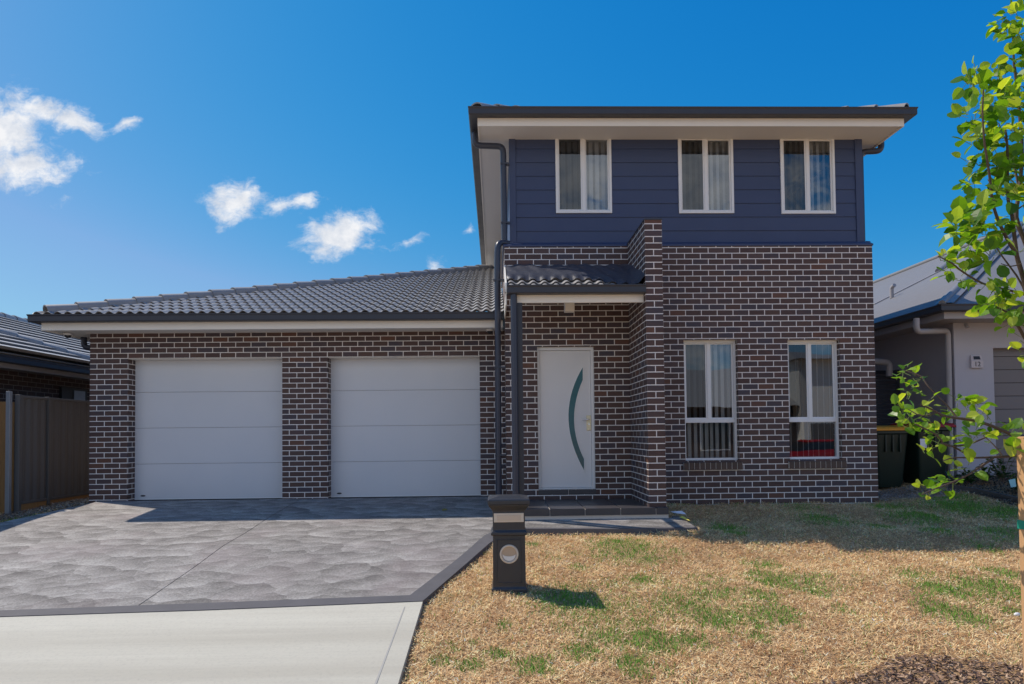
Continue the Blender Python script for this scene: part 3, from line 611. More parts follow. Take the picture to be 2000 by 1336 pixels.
part('gutter', MB().sweep([(CXL + .02, CF_ - .02, 0), (CXR + .012, CF_ - .02, 0)], [(a, b + 2.772) for a, b in GUT]), DKMET, H)
kc = (3.40 - 2.87) / (1.10); TCn = math.atan(kc); CU0 = Vector((CXL + .03, CF_ - .08, 2.838)); Uc = Vector((0, math.cos(TCn), math.sin(TCn)))
part('canopy_roof', tile_plane(CU0, (1, 0, 0), Uc, CXR - CXL - .03, 1.24, course=.20, amp=.033, lift=.034, planes=[((0, -.002, 0), (0, 1, 0))]), TILE, H, smooth='auto', label='short run of charcoal wave tiles on the porch canopy')
fl = MB(); nx, ns = 140, 26; Lc = CXR - CXL - .02; Nn = Vector((0, -math.sin(TCn), math.cos(TCn))); vs = []
for i in range(nx + 1):
    x = i / nx * Lc; s0 = .335 + .012 * math.sin(9 * x) - .33 * float(ssm(Lc - .62, Lc - .28, x)) ; edge = float(ssm(Lc - .11, Lc, x))
    for j in range(ns + 1):
        f = j / ns; s_ = s0 + (1.215 - s0) * f; ph = (x / .152) % 1
        wv = .033 * (math.sin(math.pi * ph / .68) ** .8 if ph < .68 else 0); soft = 1 - float(ssm(0, .30, f))
        hgt = .042 + wv * soft * .9 + (1 - soft) * .03 + .010 * math.sin(x * 11 + 5 * f) * math.sin(f * 7 + x * 3) + .008 * math.sin(x * 31 + f * 9) * f
        P = CU0 + Vector((x, 0, 0)) + Uc * s_ + Nn * hgt; P.z += edge * .14 * (1 - f); 
        if P.y > -.006: P.y = -.006
        vs.append(P)
fl.add(vs, [(i * (ns + 1) + j, (i + 1) * (ns + 1) + j, (i + 1) * (ns + 1) + j + 1, i * (ns + 1) + j + 1) for i in range(nx) for j in range(ns)])
fl.box(CXL + .0, CXR + .0, -.012, -.004, 3.30, 3.428)
part('flashing', fl, FLASH, H, smooth='auto', label='wrinkled dark lead flashing dressed over the canopy tiles')
part('porch_light', MB().box(-4.735, -4.60, -.62, -.48, 2.635, 3.03), CREAM, H, bevel=.006)
mb = MB().tube([(-5.468, CF_ - .07, 2.79), (-5.468, CF_ - .07, -.13)], .043, 14); mb.box(-5.53, -5.41, CF_ - .04, CF_ - .02, 2.60, 2.62)
part('downpipe', mb, DKPIPE, H, smooth='auto', label='dark downpipe at the corner of the porch canopy')
part('canopy_post', MB().box(-5.44, -5.355, CF_ - .03, CF_ + .055, -.06, 2.668), DKMET, H, bevel=.004)
# ---- porch
pb = MB().box(-5.50, -3.475, -1.22, -.004, -.45, -.075); po = part('porch', pb, MORTAR, H)
px0 = [-5.50, -5.03, -4.57, -4.105, -3.64, -3.472]
for a, b in zip(px0[:-1], px0[1:]):
    part('floor_tile', MB().box(a + .007, b - .007, -1.232, -.002, -.074, -.060).box(a + .007, b - .007, -1.244, -1.222, -.150, -.0605), FTILE, po, bevel=.003)
part('threshold', MB().box(-5.10, -4.655, -.006, .05, .012, .083).box(-4.645, -4.24, -.006, .05, .012, .083), FTILE, H, bevel=.002)
# ---- front door
dx0, dx1, dz0, dz1 = DOORH; y = .055
mb = MB().box(dx0, dx0 + .038, y, y + .10, dz0, dz1).box(dx1 - .046, dx1, y, y + .10, dz0, dz1).box(dx0 + .038, dx1 - .046, y, y + .10, dz1 - .052, dz1).box(dx0 + .038, dx1 - .046, y, y + .1, dz0, dz0 + .02)
fr_ = part('door_frame', mb, WHITE, H, bevel=.003)
dr = part('front_door', MB().box(dx0 + .041, dx1 - .049, y + .025, y + .065, dz0 + .024, dz1 - .056), DOORW, H, bevel=.002, label='white front door with a crescent shaped glass panel')
A_ = lambda x_, y_: at(x_, y_, y + .02)
def bez(p0, p1, p2, n=18): return [tuple(Vector(p0) * (1 - t) ** 2 + Vector(p1) * 2 * t * (1 - t) + Vector(p2) * t * t) for t in np.linspace(0, 1, n)]
outer = bez((1138.8, 715, 0), (1079, 812, 0), (1141.5, 921.5, 0)); inner = bez((1138.8, 742, 0), (1104, 822, 0), (1141.2, 896, 0))
def strip(o_, i_, yf, yb, grow=0.):
    mb = MB(); a = [A_(p[0] - grow, p[1]) for p in o_]; b = [A_(p[0] + grow, p[1]) for p in i_]; n = len(a)
    for L_ in (a, b):
        for p in L_: p.y = yf
    vs = a + b + [Vector((p.x, yb, p.z)) for p in a] + [Vector((p.x, yb, p.z)) for p in b]
    fs = [(k, n + k, n + k + 1, k + 1) for k in range(n - 1)] + [(k, k + 1, 2 * n + k + 1, 2 * n + k) for k in range(n - 1)] + [(n + k, 3 * n + k, 3 * n + k + 1, n + k + 1) for k in range(n - 1)] + [(0, 2 * n, 3 * n, n), (n - 1, 2 * n - 1, 4 * n - 1, 3 * n - 1)]
    return mb.add(vs, fs)
part('glass_panel', strip(outer, inner, y + .0185, y + .026), TEAL, dr)
mb = MB()
for L_ in (outer, inner):
    for p, q in zip(L_[:-1], L_[1:]):
        a = A_(p[0], p[1]); b = A_(q[0], q[1]); a.y = b.y = y + .021; mb.bar(a, b, .010, .014, (0, 1, 0))
for p, q in ((outer[0], inner[0]), (outer[-1], inner[-1])):
    a = A_(p[0], p[1]); b = A_(q[0], q[1]); a.y = b.y = y + .021; mb.bar(a, b, .010, .014, (0, 1, 0))
part('glass_trim', mb, WHITE, dr)
hp = A_(1150, 826); hx, hz = hp.x, hp.z
part('handle_plate', MB().box(hx - .035, hx + .033, y + .012, y + .026, hz - .115, hz + .115), SILVER, dr, bevel=.003)
mb = MB().tube([(hx - .002, y + .012, hz + .05), (hx - .002, y - .035, hz + .05), (hx - .105, y - .035, hz + .045)], .010, 10, bend=.015)
mb.tube([(hx, y + .012, hz - .02), (hx, y + .002, hz - .02)], .014, 12); part('handle', mb, CHROME, dr, smooth='auto')
# ---- windows
def window(x0, x1, z0, z1, yf, trans=None, fw=.036, mull=None, outer_w=0., nsl=9, ang=28):
    d = .07; mb = MB(); mu = mull if mull else (x0 + x1) / 2
    mb.box(x0, x0 + fw, yf, yf + d, z0, z1).box(x1 - fw, x1, yf, yf + d, z0, z1).box(x0 + fw, x1 - fw, yf, yf + d, z1 - fw, z1).box(x0 + fw, x1 - fw, yf, yf + d, z0, z0 + fw)
    zl = z0 + fw
    if trans: mb.box(x0 + fw, x1 - fw, yf + .003, yf + d - .003, trans - .027, trans + .027); zl = trans + .027
    mb.box(mu - .022, mu + .022, yf + .006, yf + d - .006, zl, z1 - fw)
    wn_ = part('window', mb, WHITE, H, bevel=.002)
    s = .022; sb = MB()   # sliding sash on the right, screen frame on the left
    for a, b, yy in ((x0 + fw, mu - .022, yf + .016), (mu + .022, x1 - fw, yf + .030)):
        sb.box(a, a + s, yy, yy + .02, zl, z1 - fw).box(b - s, b, yy, yy + .02, zl, z1 - fw).box(a + s, b - s, yy, yy + .02, zl, zl + s).box(a + s, b - s, yy, yy + .02, z1 - fw - s, z1 - fw)
    part('sash', sb, WHITE, wn_, bevel=.0015)
    part('pane', MB().add([(mu + .022 + s, yf + .038, zl + s), (x1 - fw - s, yf + .040, zl + s), (x1 - fw - s, yf + .040, z1 - fw - s), (mu + .022 + s, yf + .038, z1 - fw - s)], [(0, 1, 2, 3)]), GLASS, wn_)
    part('pane', MB().add([(x0 + fw + s, yf + .024, zl + s), (mu - .022 - s, yf + .025, zl + s), (mu - .022 - s, yf + .025, z1 - fw - s), (x0 + fw + s, yf + .024, z1 - fw - s)], [(0, 1, 2, 3)]), GLASSD, wn_, label='darker pane behind an insect screen')
    if trans: part('pane', MB().add([(x0 + fw, yf + .035, z0 + fw), (x1 - fw, yf + .035, z0 + fw), (x1 - fw, yf + .035, trans - .027), (x0 + fw, yf + .035, trans - .027)], [(0, 1, 2, 3)]), GLASS, wn_)
    bl = MB(); n = int((x1 - x0 + .1) / .086)
    for k in range(n + 1):
        c = x0 - .03 + k * .086 + .01 * math.sin(k * 5.1); a_ = R(ang + 2.5 * math.sin(k * 2.3)); dx, dy = .0445 * math.cos(a_), .0445 * math.sin(a_)
        zt, zb_ = z1 + .02, z0 - .03; seg = 5
        vs = []
        for q in range(seg + 1):
            t_ = q / seg * 2 - 1; bow = .006 * (1 - t_ * t_)
            for z in (zb_, zt): vs.append((c + dx * t_ - bow * math.sin(a_), yf + .17 + dy * t_ + bow * math.cos(a_), z))
        bl.add(vs, [(2 * q, 2 * q + 2, 2 * q + 3, 2 * q + 1) for q in range(seg)])
    bl.box(x0 - .05, x1 + .05, yf + .12, yf + .20, z1 + .0, z1 + .05)
    part('vertical_blind', bl, BLIND, wn_, smooth='auto')
    return wn_
for i, (a, b, c, d) in enumerate(WU): window(a, b, c, d, CYF - .032, nsl=9, ang=(40, 44, 38)[i])
window(*W4, .085, trans=1.085, mull=-2.497, ang=38); window(*W5, .085, trans=1.080, mull=-.948, ang=60)
for x0, x1 in ((-2.93, -2.045), (-1.345, -.470)):
    sm = MB(); n = 11; wd = (x1 - x0) / n
    sm2 = MB()
    for k in range(n):
        a = x0 + k * wd + .005; b = a + wd - .010
        sm.add([(a, -.032, .355), (b, -.032, .355), (b, .085, .375), (a, .085, .375), (a, -.032, .462), (b, -.032, .462), (b, .085, .492), (a, .085, .492)], [(0, 3, 2, 1), (4, 5, 6, 7), (0, 1, 5, 4), (1, 2, 6, 5), (2, 3, 7, 6), (3, 0, 4, 7)], 0)
    sm.add([(x0, -.026, .359), (x1, -.026, .359), (x1, .08, .379), (x0, .08, .379), (x0, -.026, .457), (x1, -.026, .457), (x1, .08, .488), (x0, .08, .488)], [(0, 3, 2, 1), (4, 5, 6, 7), (0, 1, 5, 4), (1, 2, 6, 5), (2, 3, 7, 6), (3, 0, 4, 7)], 1)
    part('window_sill', sm, [SILLB, MORTAR], H)
for W_ in (W4, W5): part('window_head', MB().box(W_[0] - .01, W_[1] + .01, .012, .085, W_[3] - .002, W_[3] + .006), CREAM, H)

# ================================================================== LETTERBOX
lx, ly, lz = -5.612, -3.70, -.52
LB = thing('letterbox', (lx, ly, lz), 'charcoal plastic pillar letterbox with a round sand coloured newspaper hole, beside the driveway', 'letterbox')
def sq(levels, cx_, cy_):
    mb = MB(); vs = []
    for z, hx_, hy_ in levels: vs += [(cx_ - hx_, cy_ - hy_, z), (cx_ + hx_, cy_ - hy_, z), (cx_ + hx_, cy_ + hy_, z), (cx_ - hx_, cy_ + hy_, z)]
    fs = [(i * 4 + k, i * 4 + (k + 1) % 4, i * 4 + 4 + (k + 1) % 4, i * 4 + 4 + k) for i in range(len(levels) - 1) for k in range(4)] + [(3, 2, 1, 0), tuple(len(vs) - 4 + k for k in range(4))]
    return mb.add(vs, fs)
hb = .147
part('body', sq([(lz - .1, .165, .165), (lz + .03, .163, .163), (lz + .05, hb + .003, hb + .003), (-.005, hb, hb), (.000, hb + .017, hb + .017), (.025, hb + .017, hb + .017), (.045, hb, hb), (.215, hb, hb), (.225, .150, .150), (.268, .183, .183), (.279, .187, .187)], lx, ly), LBPLAS, LB, bevel=.004)
part('lid', sq([(.281, .192, .192), (.318, .192, .192), (.328, .186, .186), (.349, .10, .10), (.354, .03, .03)], lx, ly), LBPLAS, LB, bevel=.004)
yf = ly - hb
mb = MB()   # raised panel moulding
for a, b, c, d in ((-.115, .115, -.045, -.037), (-.115, .115, -.435, -.427), (-.115, -.107, -.427, -.045), (.107, .115, -.427, -.045)): mb.box(lx + a, lx + b, yf - .007, yf + .01, c, d)
part('moulding', mb, LBPLAS, LB, bevel=.003)
part('number_plate', MB().box(lx - .136, lx + .136, yf - .010, yf + .01, .118, .200), BRONZE, LB, bevel=.002)
part('mail_slot', MB().box(lx - .108, lx + .108, yf - .014, yf - .009, .134, .184), paint('sand_insert', (.60, .48, .37), .5), LB, bevel=.002)
mb = MB(); K = 40; prof = [(.066, .02), (.066, -.006), (.072, -.014), (.080, -.014), (.086, -.008), (.086, .005)]; zc = -.172
vs = [(lx + r_ * math.cos(2 * math.pi * k / K), yf + yy, zc + r_ * math.sin(2 * math.pi * k / K)) for r_, yy in prof for k in range(K)]
mb.add(vs, [(i * K + k, i * K + (k + 1) % K, (i + 1) * K + (k + 1) % K, (i + 1) * K + k) for i in range(len(prof) - 1) for k in range(K)]); part('newspaper_ring', mb, BRONZE, LB, smooth='auto')
mb = MB(); vs = [(lx + .0655 * math.cos(2 * math.pi * k / K), yf - .006 + yy, zc + .0655 * math.sin(2 * math.pi * k / K)) for yy in (.0, .0) for k in range(K)]
mb.add(vs[:K], [tuple(range(K))]); 
part('tube_back', MB().add([(lx + .0655 * math.cos(2 * math.pi * k / K), yf - .0035, zc + .0655 * math.sin(2 * math.pi * k / K)) for k in range(K)], [tuple(range(K))]), paint('tube_shade', (.50, .37, .26), .5), LB)
mb = MB(); n = 14
lo_ = [(lx + .058 * math.cos(a_), zc - .004 + .058 * math.sin(a_)) for a_ in np.linspace(math.pi * 1.06, math.pi * 1.94, n)]; hi_ = [(lx + .062 * math.cos(a_), zc + .006 + .026 * math.sin(a_)) for a_ in np.linspace(math.pi * 1.04, math.pi * 1.96, n)]
vs = [(a_, yf - .0065, b_) for a_, b_ in lo_] + [(a_, yf - .0085, b_) for a_, b_ in hi_]
mb.add(vs, [(k, k + 1, n + k + 1, n + k) for k in range(n - 1)]); part('tube_lip', mb, paint('tube_lip_grey', (.72, .72, .72), .3), LB)

# ================================================================== LEFT SIDE
FX = -13.30; FP = Vector((-13.14, .62, -.2))
F = thing('metal_fence', (FX, 2.5, -.2), 'dark brown ribbed steel fence running back beside the garage', 'fence')
top = 1.63; post_y = [.66, 1.35, 3.75, 6.15, 8.55, 10.95]; fx = -13.16
for i, (a, b) in enumerate(zip(post_y[:-1], post_y[1:])):
    mb = MB(); n = int((b - a) / .045); vs = []
    zt, zb_ = 1.57, -.08
    for k in range(n + 1):
        y_ = a + .02 + (b - a - .04) * k / n; off = (.0, .018, .018, .0)[k % 4]
        vs += [(fx + off, y_, zb_), (fx + off, y_, zt)]
    mb.add(vs, [(2 * k, 2 * k + 1, 2 * k + 3, 2 * k + 2) for k in range(n)])
    part('panel', mb, FENCEM, F)
    for zr in (1.56, -.10): part('rail', MB().box(fx - .02, fx + .035, a + .03, b - .03, zr, zr + .04), FENCEM, F, bevel=.004)
    part('plinth', MB().box(fx - .01, fx + .02, a + .03, b - .03, -.24, -.10), PINE, F)
for y_ in post_y: part('post', MB().box(fx - .03, fx + .045, y_ - .03, y_ + .03, -.28, 1.61), FENCEM, F, bevel=.004)
gp = MB().box(-13.235, -13.175, .50, .56, -.45, 1.655); tag(part('fence_post', gp, GALV, bevel=.003), 'galvanised steel post between the pine fence and the dark steel fence', 'post')
TF = thing('timber_fence', (-14.6, .55, -.2), 'light treated pine paling fence at the far left edge', 'fence')
mb = MB(); x_ = -13.245
while x_ > -16.4:
    mb.box(x_ - .098, x_, .705, .725, -.38, 1.505 + .006 * math.sin(x_ * 40)); x_ -= .101
part('palings', mb, PINE, TF, bevel=.002)
for zr in (.2, 1.1): part('rail', MB().box(-16.4, -13.25, .726, .77, zr, zr + .08), PINE, TF)
# left neighbour
NL = thing('neighbour_house', (-17, 4, -.2), 'single storey brick neighbour house behind the fences on the left', 'house', None)
part('brick_wall', MB().box(-14.62, -14.42, -3, 22, -.4, 2.14).box(-22, -14.62, -3, -2.8, -.4, 2.14), BRICK2, NL, uv=(0, .05, 0, 1.))
KL = .40; tl = math.atan(KL)
eaves([(-13.98, 22, 0), (-13.98, -3.4, 0)][::-1], 2.12, 2.23, .46, 2.20, GREYTRIM, GREYTRIM, parent=NL)
Ua = (-math.cos(tl), 0, math.sin(tl))
hn = Vector((1, 1, 0)).normalized()
f = tile_plane((-13.93, -3.4, 2.33), (0, 1, 0), Ua, 25.4, 4.5, course=.34, flat=True, lift=.045); part('roof', f, TILE2, NL, label='grey flat tiled roof')
hy = 4.3
f = tile_plane((-13.85, -3.4, 2.42), (0, 1, 0), Ua, 8.0, 3.2, course=.34, flat=True, lift=.05, planes=[((-13.85, hy, 0), Vector((-1, 1, 0)))]); part('roof', f, TILE2, NL)
q0 = Vector((-13.86, hy, 2.40)); part('hip_cap', ridge_caps(q0, q0 + Vector((-1, -1, KL)) * 3.1, .42, .13, h=.05), TILE, NL, smooth='auto')
part('ridge_cap', ridge_caps((-18.05, -3, 3.98), (-18.05, 22, 3.98), .42, .12, h=.03), TILE2, NL, smooth='auto')
pw = at(129, 765, 3.9)
wy = 4.05
wl = part('window', MB().box(-14.43, -14.37, wy - .42, wy + .42, 1.30, 1.95), BLACK, NL); part('pane', MB().box(-14.36, -14.352, wy - .05, wy + .32, 1.34, 1.90), GALV, wl)

# ================================================================== RIGHT NEIGHBOUR
NR = thing('neighbour_house', (5, 6, .1), 'grey rendered neighbour house with a grey corrugated roof on the right', 'house', None)
yn = 1.45; wx = 2.235
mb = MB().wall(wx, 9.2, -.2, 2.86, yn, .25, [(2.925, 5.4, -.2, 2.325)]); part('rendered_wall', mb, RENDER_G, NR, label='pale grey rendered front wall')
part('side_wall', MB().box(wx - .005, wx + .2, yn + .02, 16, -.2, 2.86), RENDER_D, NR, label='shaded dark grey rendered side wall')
mb = MB(); zs = np.arange(.10, 2.4, .232)
for a in zs: mb.box(2.90, 5.43, yn + .16, yn + .19, a + .005, min(a + .228, 2.33))
gdr = part('garage_door', mb, GREYROLL, NR, bevel=.004, label='grey panelled garage door'); part('backing', MB().box(2.90, 5.43, yn + .175, yn + .2, -.1, 2.34), BLACK, gdr)
ne = [(1.69, 15, 0), (1.69, .88, 0), (9.6, .88, 0)]
eaves(ne, 2.745, 2.86, .60, 2.855, GREYTRIM, GREYTRIM, parent=NR)
KR = .50; tr_ = math.atan(KR); rx, ry, rz = 1.60, .79, 2.955; RR = 6.9
def corrug(P0, A, U, L, S, planes):
    P0 = np.array(P0, float); A = np.array(A, float); U = np.array(U, float); N = np.cross(A, U); N = N / np.linalg.norm(N); N = N if N[2] > 0 else -N
    n = int(L / .076 * 4); mb = MB(); us = np.linspace(0, L, n + 1); h = .009 * np.cos(2 * np.pi * us / .076)
    r0 = P0 + np.outer(us, A) + np.outer(h, N); r1 = r0 + U * S; mb.v = [tuple(v) for v in r0] + [tuple(v) for v in r1]; mb.f = [(i, i + 1, n + 2 + i, n + 1 + i) for i in range(n)]; mb.m = [0] * n
    return clipmesh(mb, planes)
part('roof', corrug((rx, ry, rz), (1, 0, 0), (0, math.cos(tr_), math.sin(tr_)), 14, 7.8, [((rx, ry, 0), Vector((-1, 1, 0)))]), CORRU, NR, smooth=True, label='light grey corrugated steel roof')
part('roof', corrug((rx, ry, rz), (0, 1, 0), (math.cos(tr_), 0, math.sin(tr_)), 22, 7.72, [((rx, ry, 0), Vector((1, -1, 0)))]), CORRU, NR, smooth=True)
mb = MB(); c0 = Vector((rx + .0, ry + .0, rz + .03)); hv = Vector((1, 1, KR)); mb.tube([c0, c0 + hv * 6.9], .05, 10)
sd = Vector((1, -1, 0)).normalized()
for s_ in (1, -1):
    a = c0 + Vector((0, 0, .01)); b = a + hv * 6.9; nrm = Vector((0, -KR, 1)) if s_ > 0 else Vector((-KR, 0, 1)); lat = (sd * s_ - hv.normalized() * 0); drop = Vector((1, 0, 0)) if s_ > 0 else Vector((0, 1, 0))
    e = drop * .20 + (Vector((0, 0, 0)))
    mb.add([a, b, b + e, a + e], [(0, 1, 2, 3)])
part('hip_cap', mb, CORRU, NR, smooth='auto')
rr0 = Vector((rx + 6.9, ry + 6.9, rz + 6.9 * KR + .03)); part('ridge_cap', MB().tube([rr0, rr0 + Vector((0, 16, 0))], .07, 10), CORRU, NR, smooth='auto')
def onroof(x_, y_, lift=.02):   # side plane of the right neighbour's roof: z = rz + KR (x - rx)
    d = ray(x_, y_); t_ = (rz + lift + KR * (CAM.x - rx) - CAM.z) / (d.z - KR * d.x); return CAM + d * t_
pa, pb_ = onroof(1706, 595), onroof(1834, 530); pc = onroof(1884, 494)
part('valley_flashing', MB().bar(pa, pb_, .16, .03, (0, 0, 1)), GREYTRIM, NR)
part('hip_cap', MB().tube([pb_, pc], .09, 10), CORRU, NR, smooth='auto')
vp = onroof(1742, 583, 0.); part('roof_vent', MB().tube([vp, vp + Vector((0, 0, .26)), vp + Vector((.0, -.12, .30))], .045, 10, bend=.05), GREYTRIM, NR, smooth='auto')
mb = MB().tube([at(1790, 622, 1.05), at(1790, 648, 1.05), at(1851, 646, 1.40), at(1857, 930, 1.40)], .048, 14, bend=.10); part('downpipe', mb, GREYTRIM, NR, smooth='auto')
mb = MB().tube([(.9, 2.7, 2.28), at(1737, 708, 2.7), at(1737, 735, 2.7)], .06, 12, bend=.09); part('overflow_pipe', mb, GREYTRIM, NR, smooth='auto')
# intercom style number box "12"
b0 = at(1893, 694, yn); b1 = at(1917, 719, yn); zc0, zc1 = b1.z, b0.z; zm = zc0 + (zc1 - zc0) * .56
nb = part('number_box', MB().box(b0.x, b1.x, yn - .05, yn - .002, zc0, zm).add([(b0.x, yn - .05, zm), (b1.x, yn - .05, zm), (b1.x, yn - .002, zm), (b0.x, yn - .002, zm), (b0.x + .012, yn - .02, zc1), (b1.x - .012, yn - .02, zc1), (b1.x - .012, yn - .002, zc1), (b0.x + .012, yn - .002, zc1)], [(0, 1, 5, 4), (1, 2, 6, 5), (4, 5, 6, 7), (3, 0, 4, 7)]), paint('sign_body', (.55, .50, .52), .5), NR, bevel=.003)
mid = (b0.x + b1.x) / 2
part('digits', text_mesh('12', .115, (mid, yn - .052, (zc0 + zm) / 2)), BLACK, nb)
part('solar_panel', MB().add([(mid - .06, yn - .0475, zm + .02), (mid + .06, yn - .0475, zm + .02), (mid + .055, yn - .030, zc1 - .02), (mid - .055, yn - .030, zc1 - .02)], [(0, 1, 2, 3)]), BLACK, nb)
cbx = at(1887, 632, 1.3); part('wall_light', MB().tube([cbx, cbx + Vector((0, -.03, -.07))], .035, 12), GREYTRIM, NR, smooth='auto')
# side gate
SG = thing('side_gate', (1.1, 3.0, 0), 'dark slatted gate closing the side passage behind the bins', 'gate')
mb = MB()
for z in np.arange(.10, 2.06, .095): mb.box(.03, 2.2, 3.0, 3.025, z, z + .085)
part('slat_panel', mb, DKMET, SG); part('frame', MB().box(.02, .08, 2.99, 3.05, 0, 2.1).box(2.14, 2.2, 2.99, 3.05, 0, 2.1).box(.08, 2.14, 3.026, 3.05, .05, .1), DKMET, SG)
# bins
def wheelie(name_label, x, y, z, lidm, sc_=1., rot=0.):
    B = thing('wheelie_bin', (x, y, z), name_label, 'bin', 'wheelie bins beside the right wall')
    lv = [(z + .03, .20, .23), (z + .10, .215, .25), (z + .90, .275, .335), (z + .92, .295, .36), (z + .97, .295, .36)]
    mb = MB(); vs = []
    for zz, hx_, hy_ in lv:
        r_ = .05
        for (sx, sy) in ((-1, -1), (1, -1), (1, 1), (-1, 1)):
            for k in range(4):
                a0 = {(-1, -1): math.pi, (1, -1): 1.5 * math.pi, (1, 1): 0, (-1, 1): .5 * math.pi}[(sx, sy)] + k * math.pi / 6
                vs.append((x + sx * (hx_ - r_) + r_ * math.cos(a0), y + sy * (hy_ - r_) + r_ * math.sin(a0), zz))
    n = 16; mb.add(vs, [(i * n + k, i * n + (k + 1) % n, (i + 1) * n + (k + 1) % n, (i + 1) * n + k) for i in range(len(lv) - 1) for k in range(n)] + [tuple(range(n))[::-1], tuple((len(lv) - 1) * n + k for k in range(n))])
    for k in (-.12, 0, .12): mb.box(x + k - .012, x + k + .012, y - .35, y - .24, z + .62, z + .90)
    part('body', mb, BINGR, B, smooth='auto')
    ld = MB(); prof = [(-.40, .965), (-.40, .985), (-.36, 1.02), (0, 1.05), (.30, 1.045), (.38, 1.02), (.38, .975)]; vs = [(x + sx * .305 * (1 if i in (0, 1, 5, 6) else .93), y + a, z + b) for sx in (-1, 1) for i, (a, b) in enumerate(prof)]
    m_ = len(prof); ld.add(vs, [(i, i + 1, m_ + i + 1, m_ + i) for i in range(m_ - 1)] + [tuple(range(m_)), tuple(range(m_, 2 * m_))[::-1], (0, m_, 2 * m_ - 1, m_ - 1)]); part('lid', ld, lidm, B, bevel=.008)
    part('handle', MB().tube([(x - .24, y + .40, z + .98), (x + .24, y + .40, z + .98)], .016, 8), BINGR, B)
    for sx in (-1, 1): part('wheel', MB().tube([(x + sx * .24, y + .28, z + .10), (x + sx * .29, y + .28, z + .10)], .10, 16), TYRE, B, smooth='auto')
    return B
gb = lambda x, y: float(gz(x, y)) - .03
wheelie('dark green wheelie bin with a yellow lid, nearest the brick corner', .78, 1.22, gb(.6, 1.1) + .0, YELLOW)
B2 = wheelie('dark green wheelie bin with a red lid and a white sticker', 1.42, 1.12, gb(1.4, 1.2) - .04, REDP)
bz = WO[B2.name].z
sp_ = at(1803, 866, .815); part('sticker', MB().box(sp_.x - .06, sp_.x + .06, .795, .80, sp_.z - .075, sp_.z + .075), PAPER, B2)
hm = MB().tube([at(1829, 860, 1.3), at(1838, 905, 1.2), at(1848, 925, 1.1), at(1862, 945, 1.0)], .010, 8, bend=.1); tag(part('garden_hose', hm, HOSE, smooth=True), 'thin green hose hanging down beside the red lidded bin', 'hose')

# ================================================================== instanced-by-numpy cover (one mesh each)
def inpoly(x, y, poly):
    ins = np.zeros(x.shape, bool); n = len(poly)
    for i in range(n):
        x0, y0 = poly[i]; x1, y1 = poly[(i + 1) % n]
        c = ((y0 > y) != (y1 > y)) & (x < (x1 - x0) * (y - y0) / (y1 - y0 + 1e-12) + x0); ins ^= c
    return ins
PAVED = [[(-12.0, .72), (-12.58, -1.7), (-13.55, -4.5), (-30, -4.66), (-30, -11.4), (-5.7, -11.4), (-6.1, -9.3), (-6.345, -7.6), (-6.355, -4.12), (-6.0, -3.0), (-5.79, -2.35), (-5.53, -1.80), (-5.42, -1.73), (-4.3, -1.815), (-3.26, -1.815), (-3.30, -1.2), (-3.46, -1.2), (-3.46, 0), (-5.5, 0.72)],
         [(-5.6, 0), (.02, 0), (.02, 10), (-5.6, 10)], [(-12.1, .7), (-5.5, .7), (-5.5, 12), (-12.1, 12)], [(2.2, 1.4), (12, 1.4), (12, 20), (2.2, 20)]]
def free(x, y): 
    k = np.ones(x.shape, bool)
    for p_ in PAVED: k &= ~inpoly(x, y, p_)
    return k
def gpx(x_, y_):
    d = ray(x_, y_); t_ = 3.
    while t_ < 40:
        p_ = CAM + d * t_
        if p_.z < float(gz(p_.x, p_.y)) - .03: return p_.x, p_.y
        t_ += .02
    return p_.x, p_.y
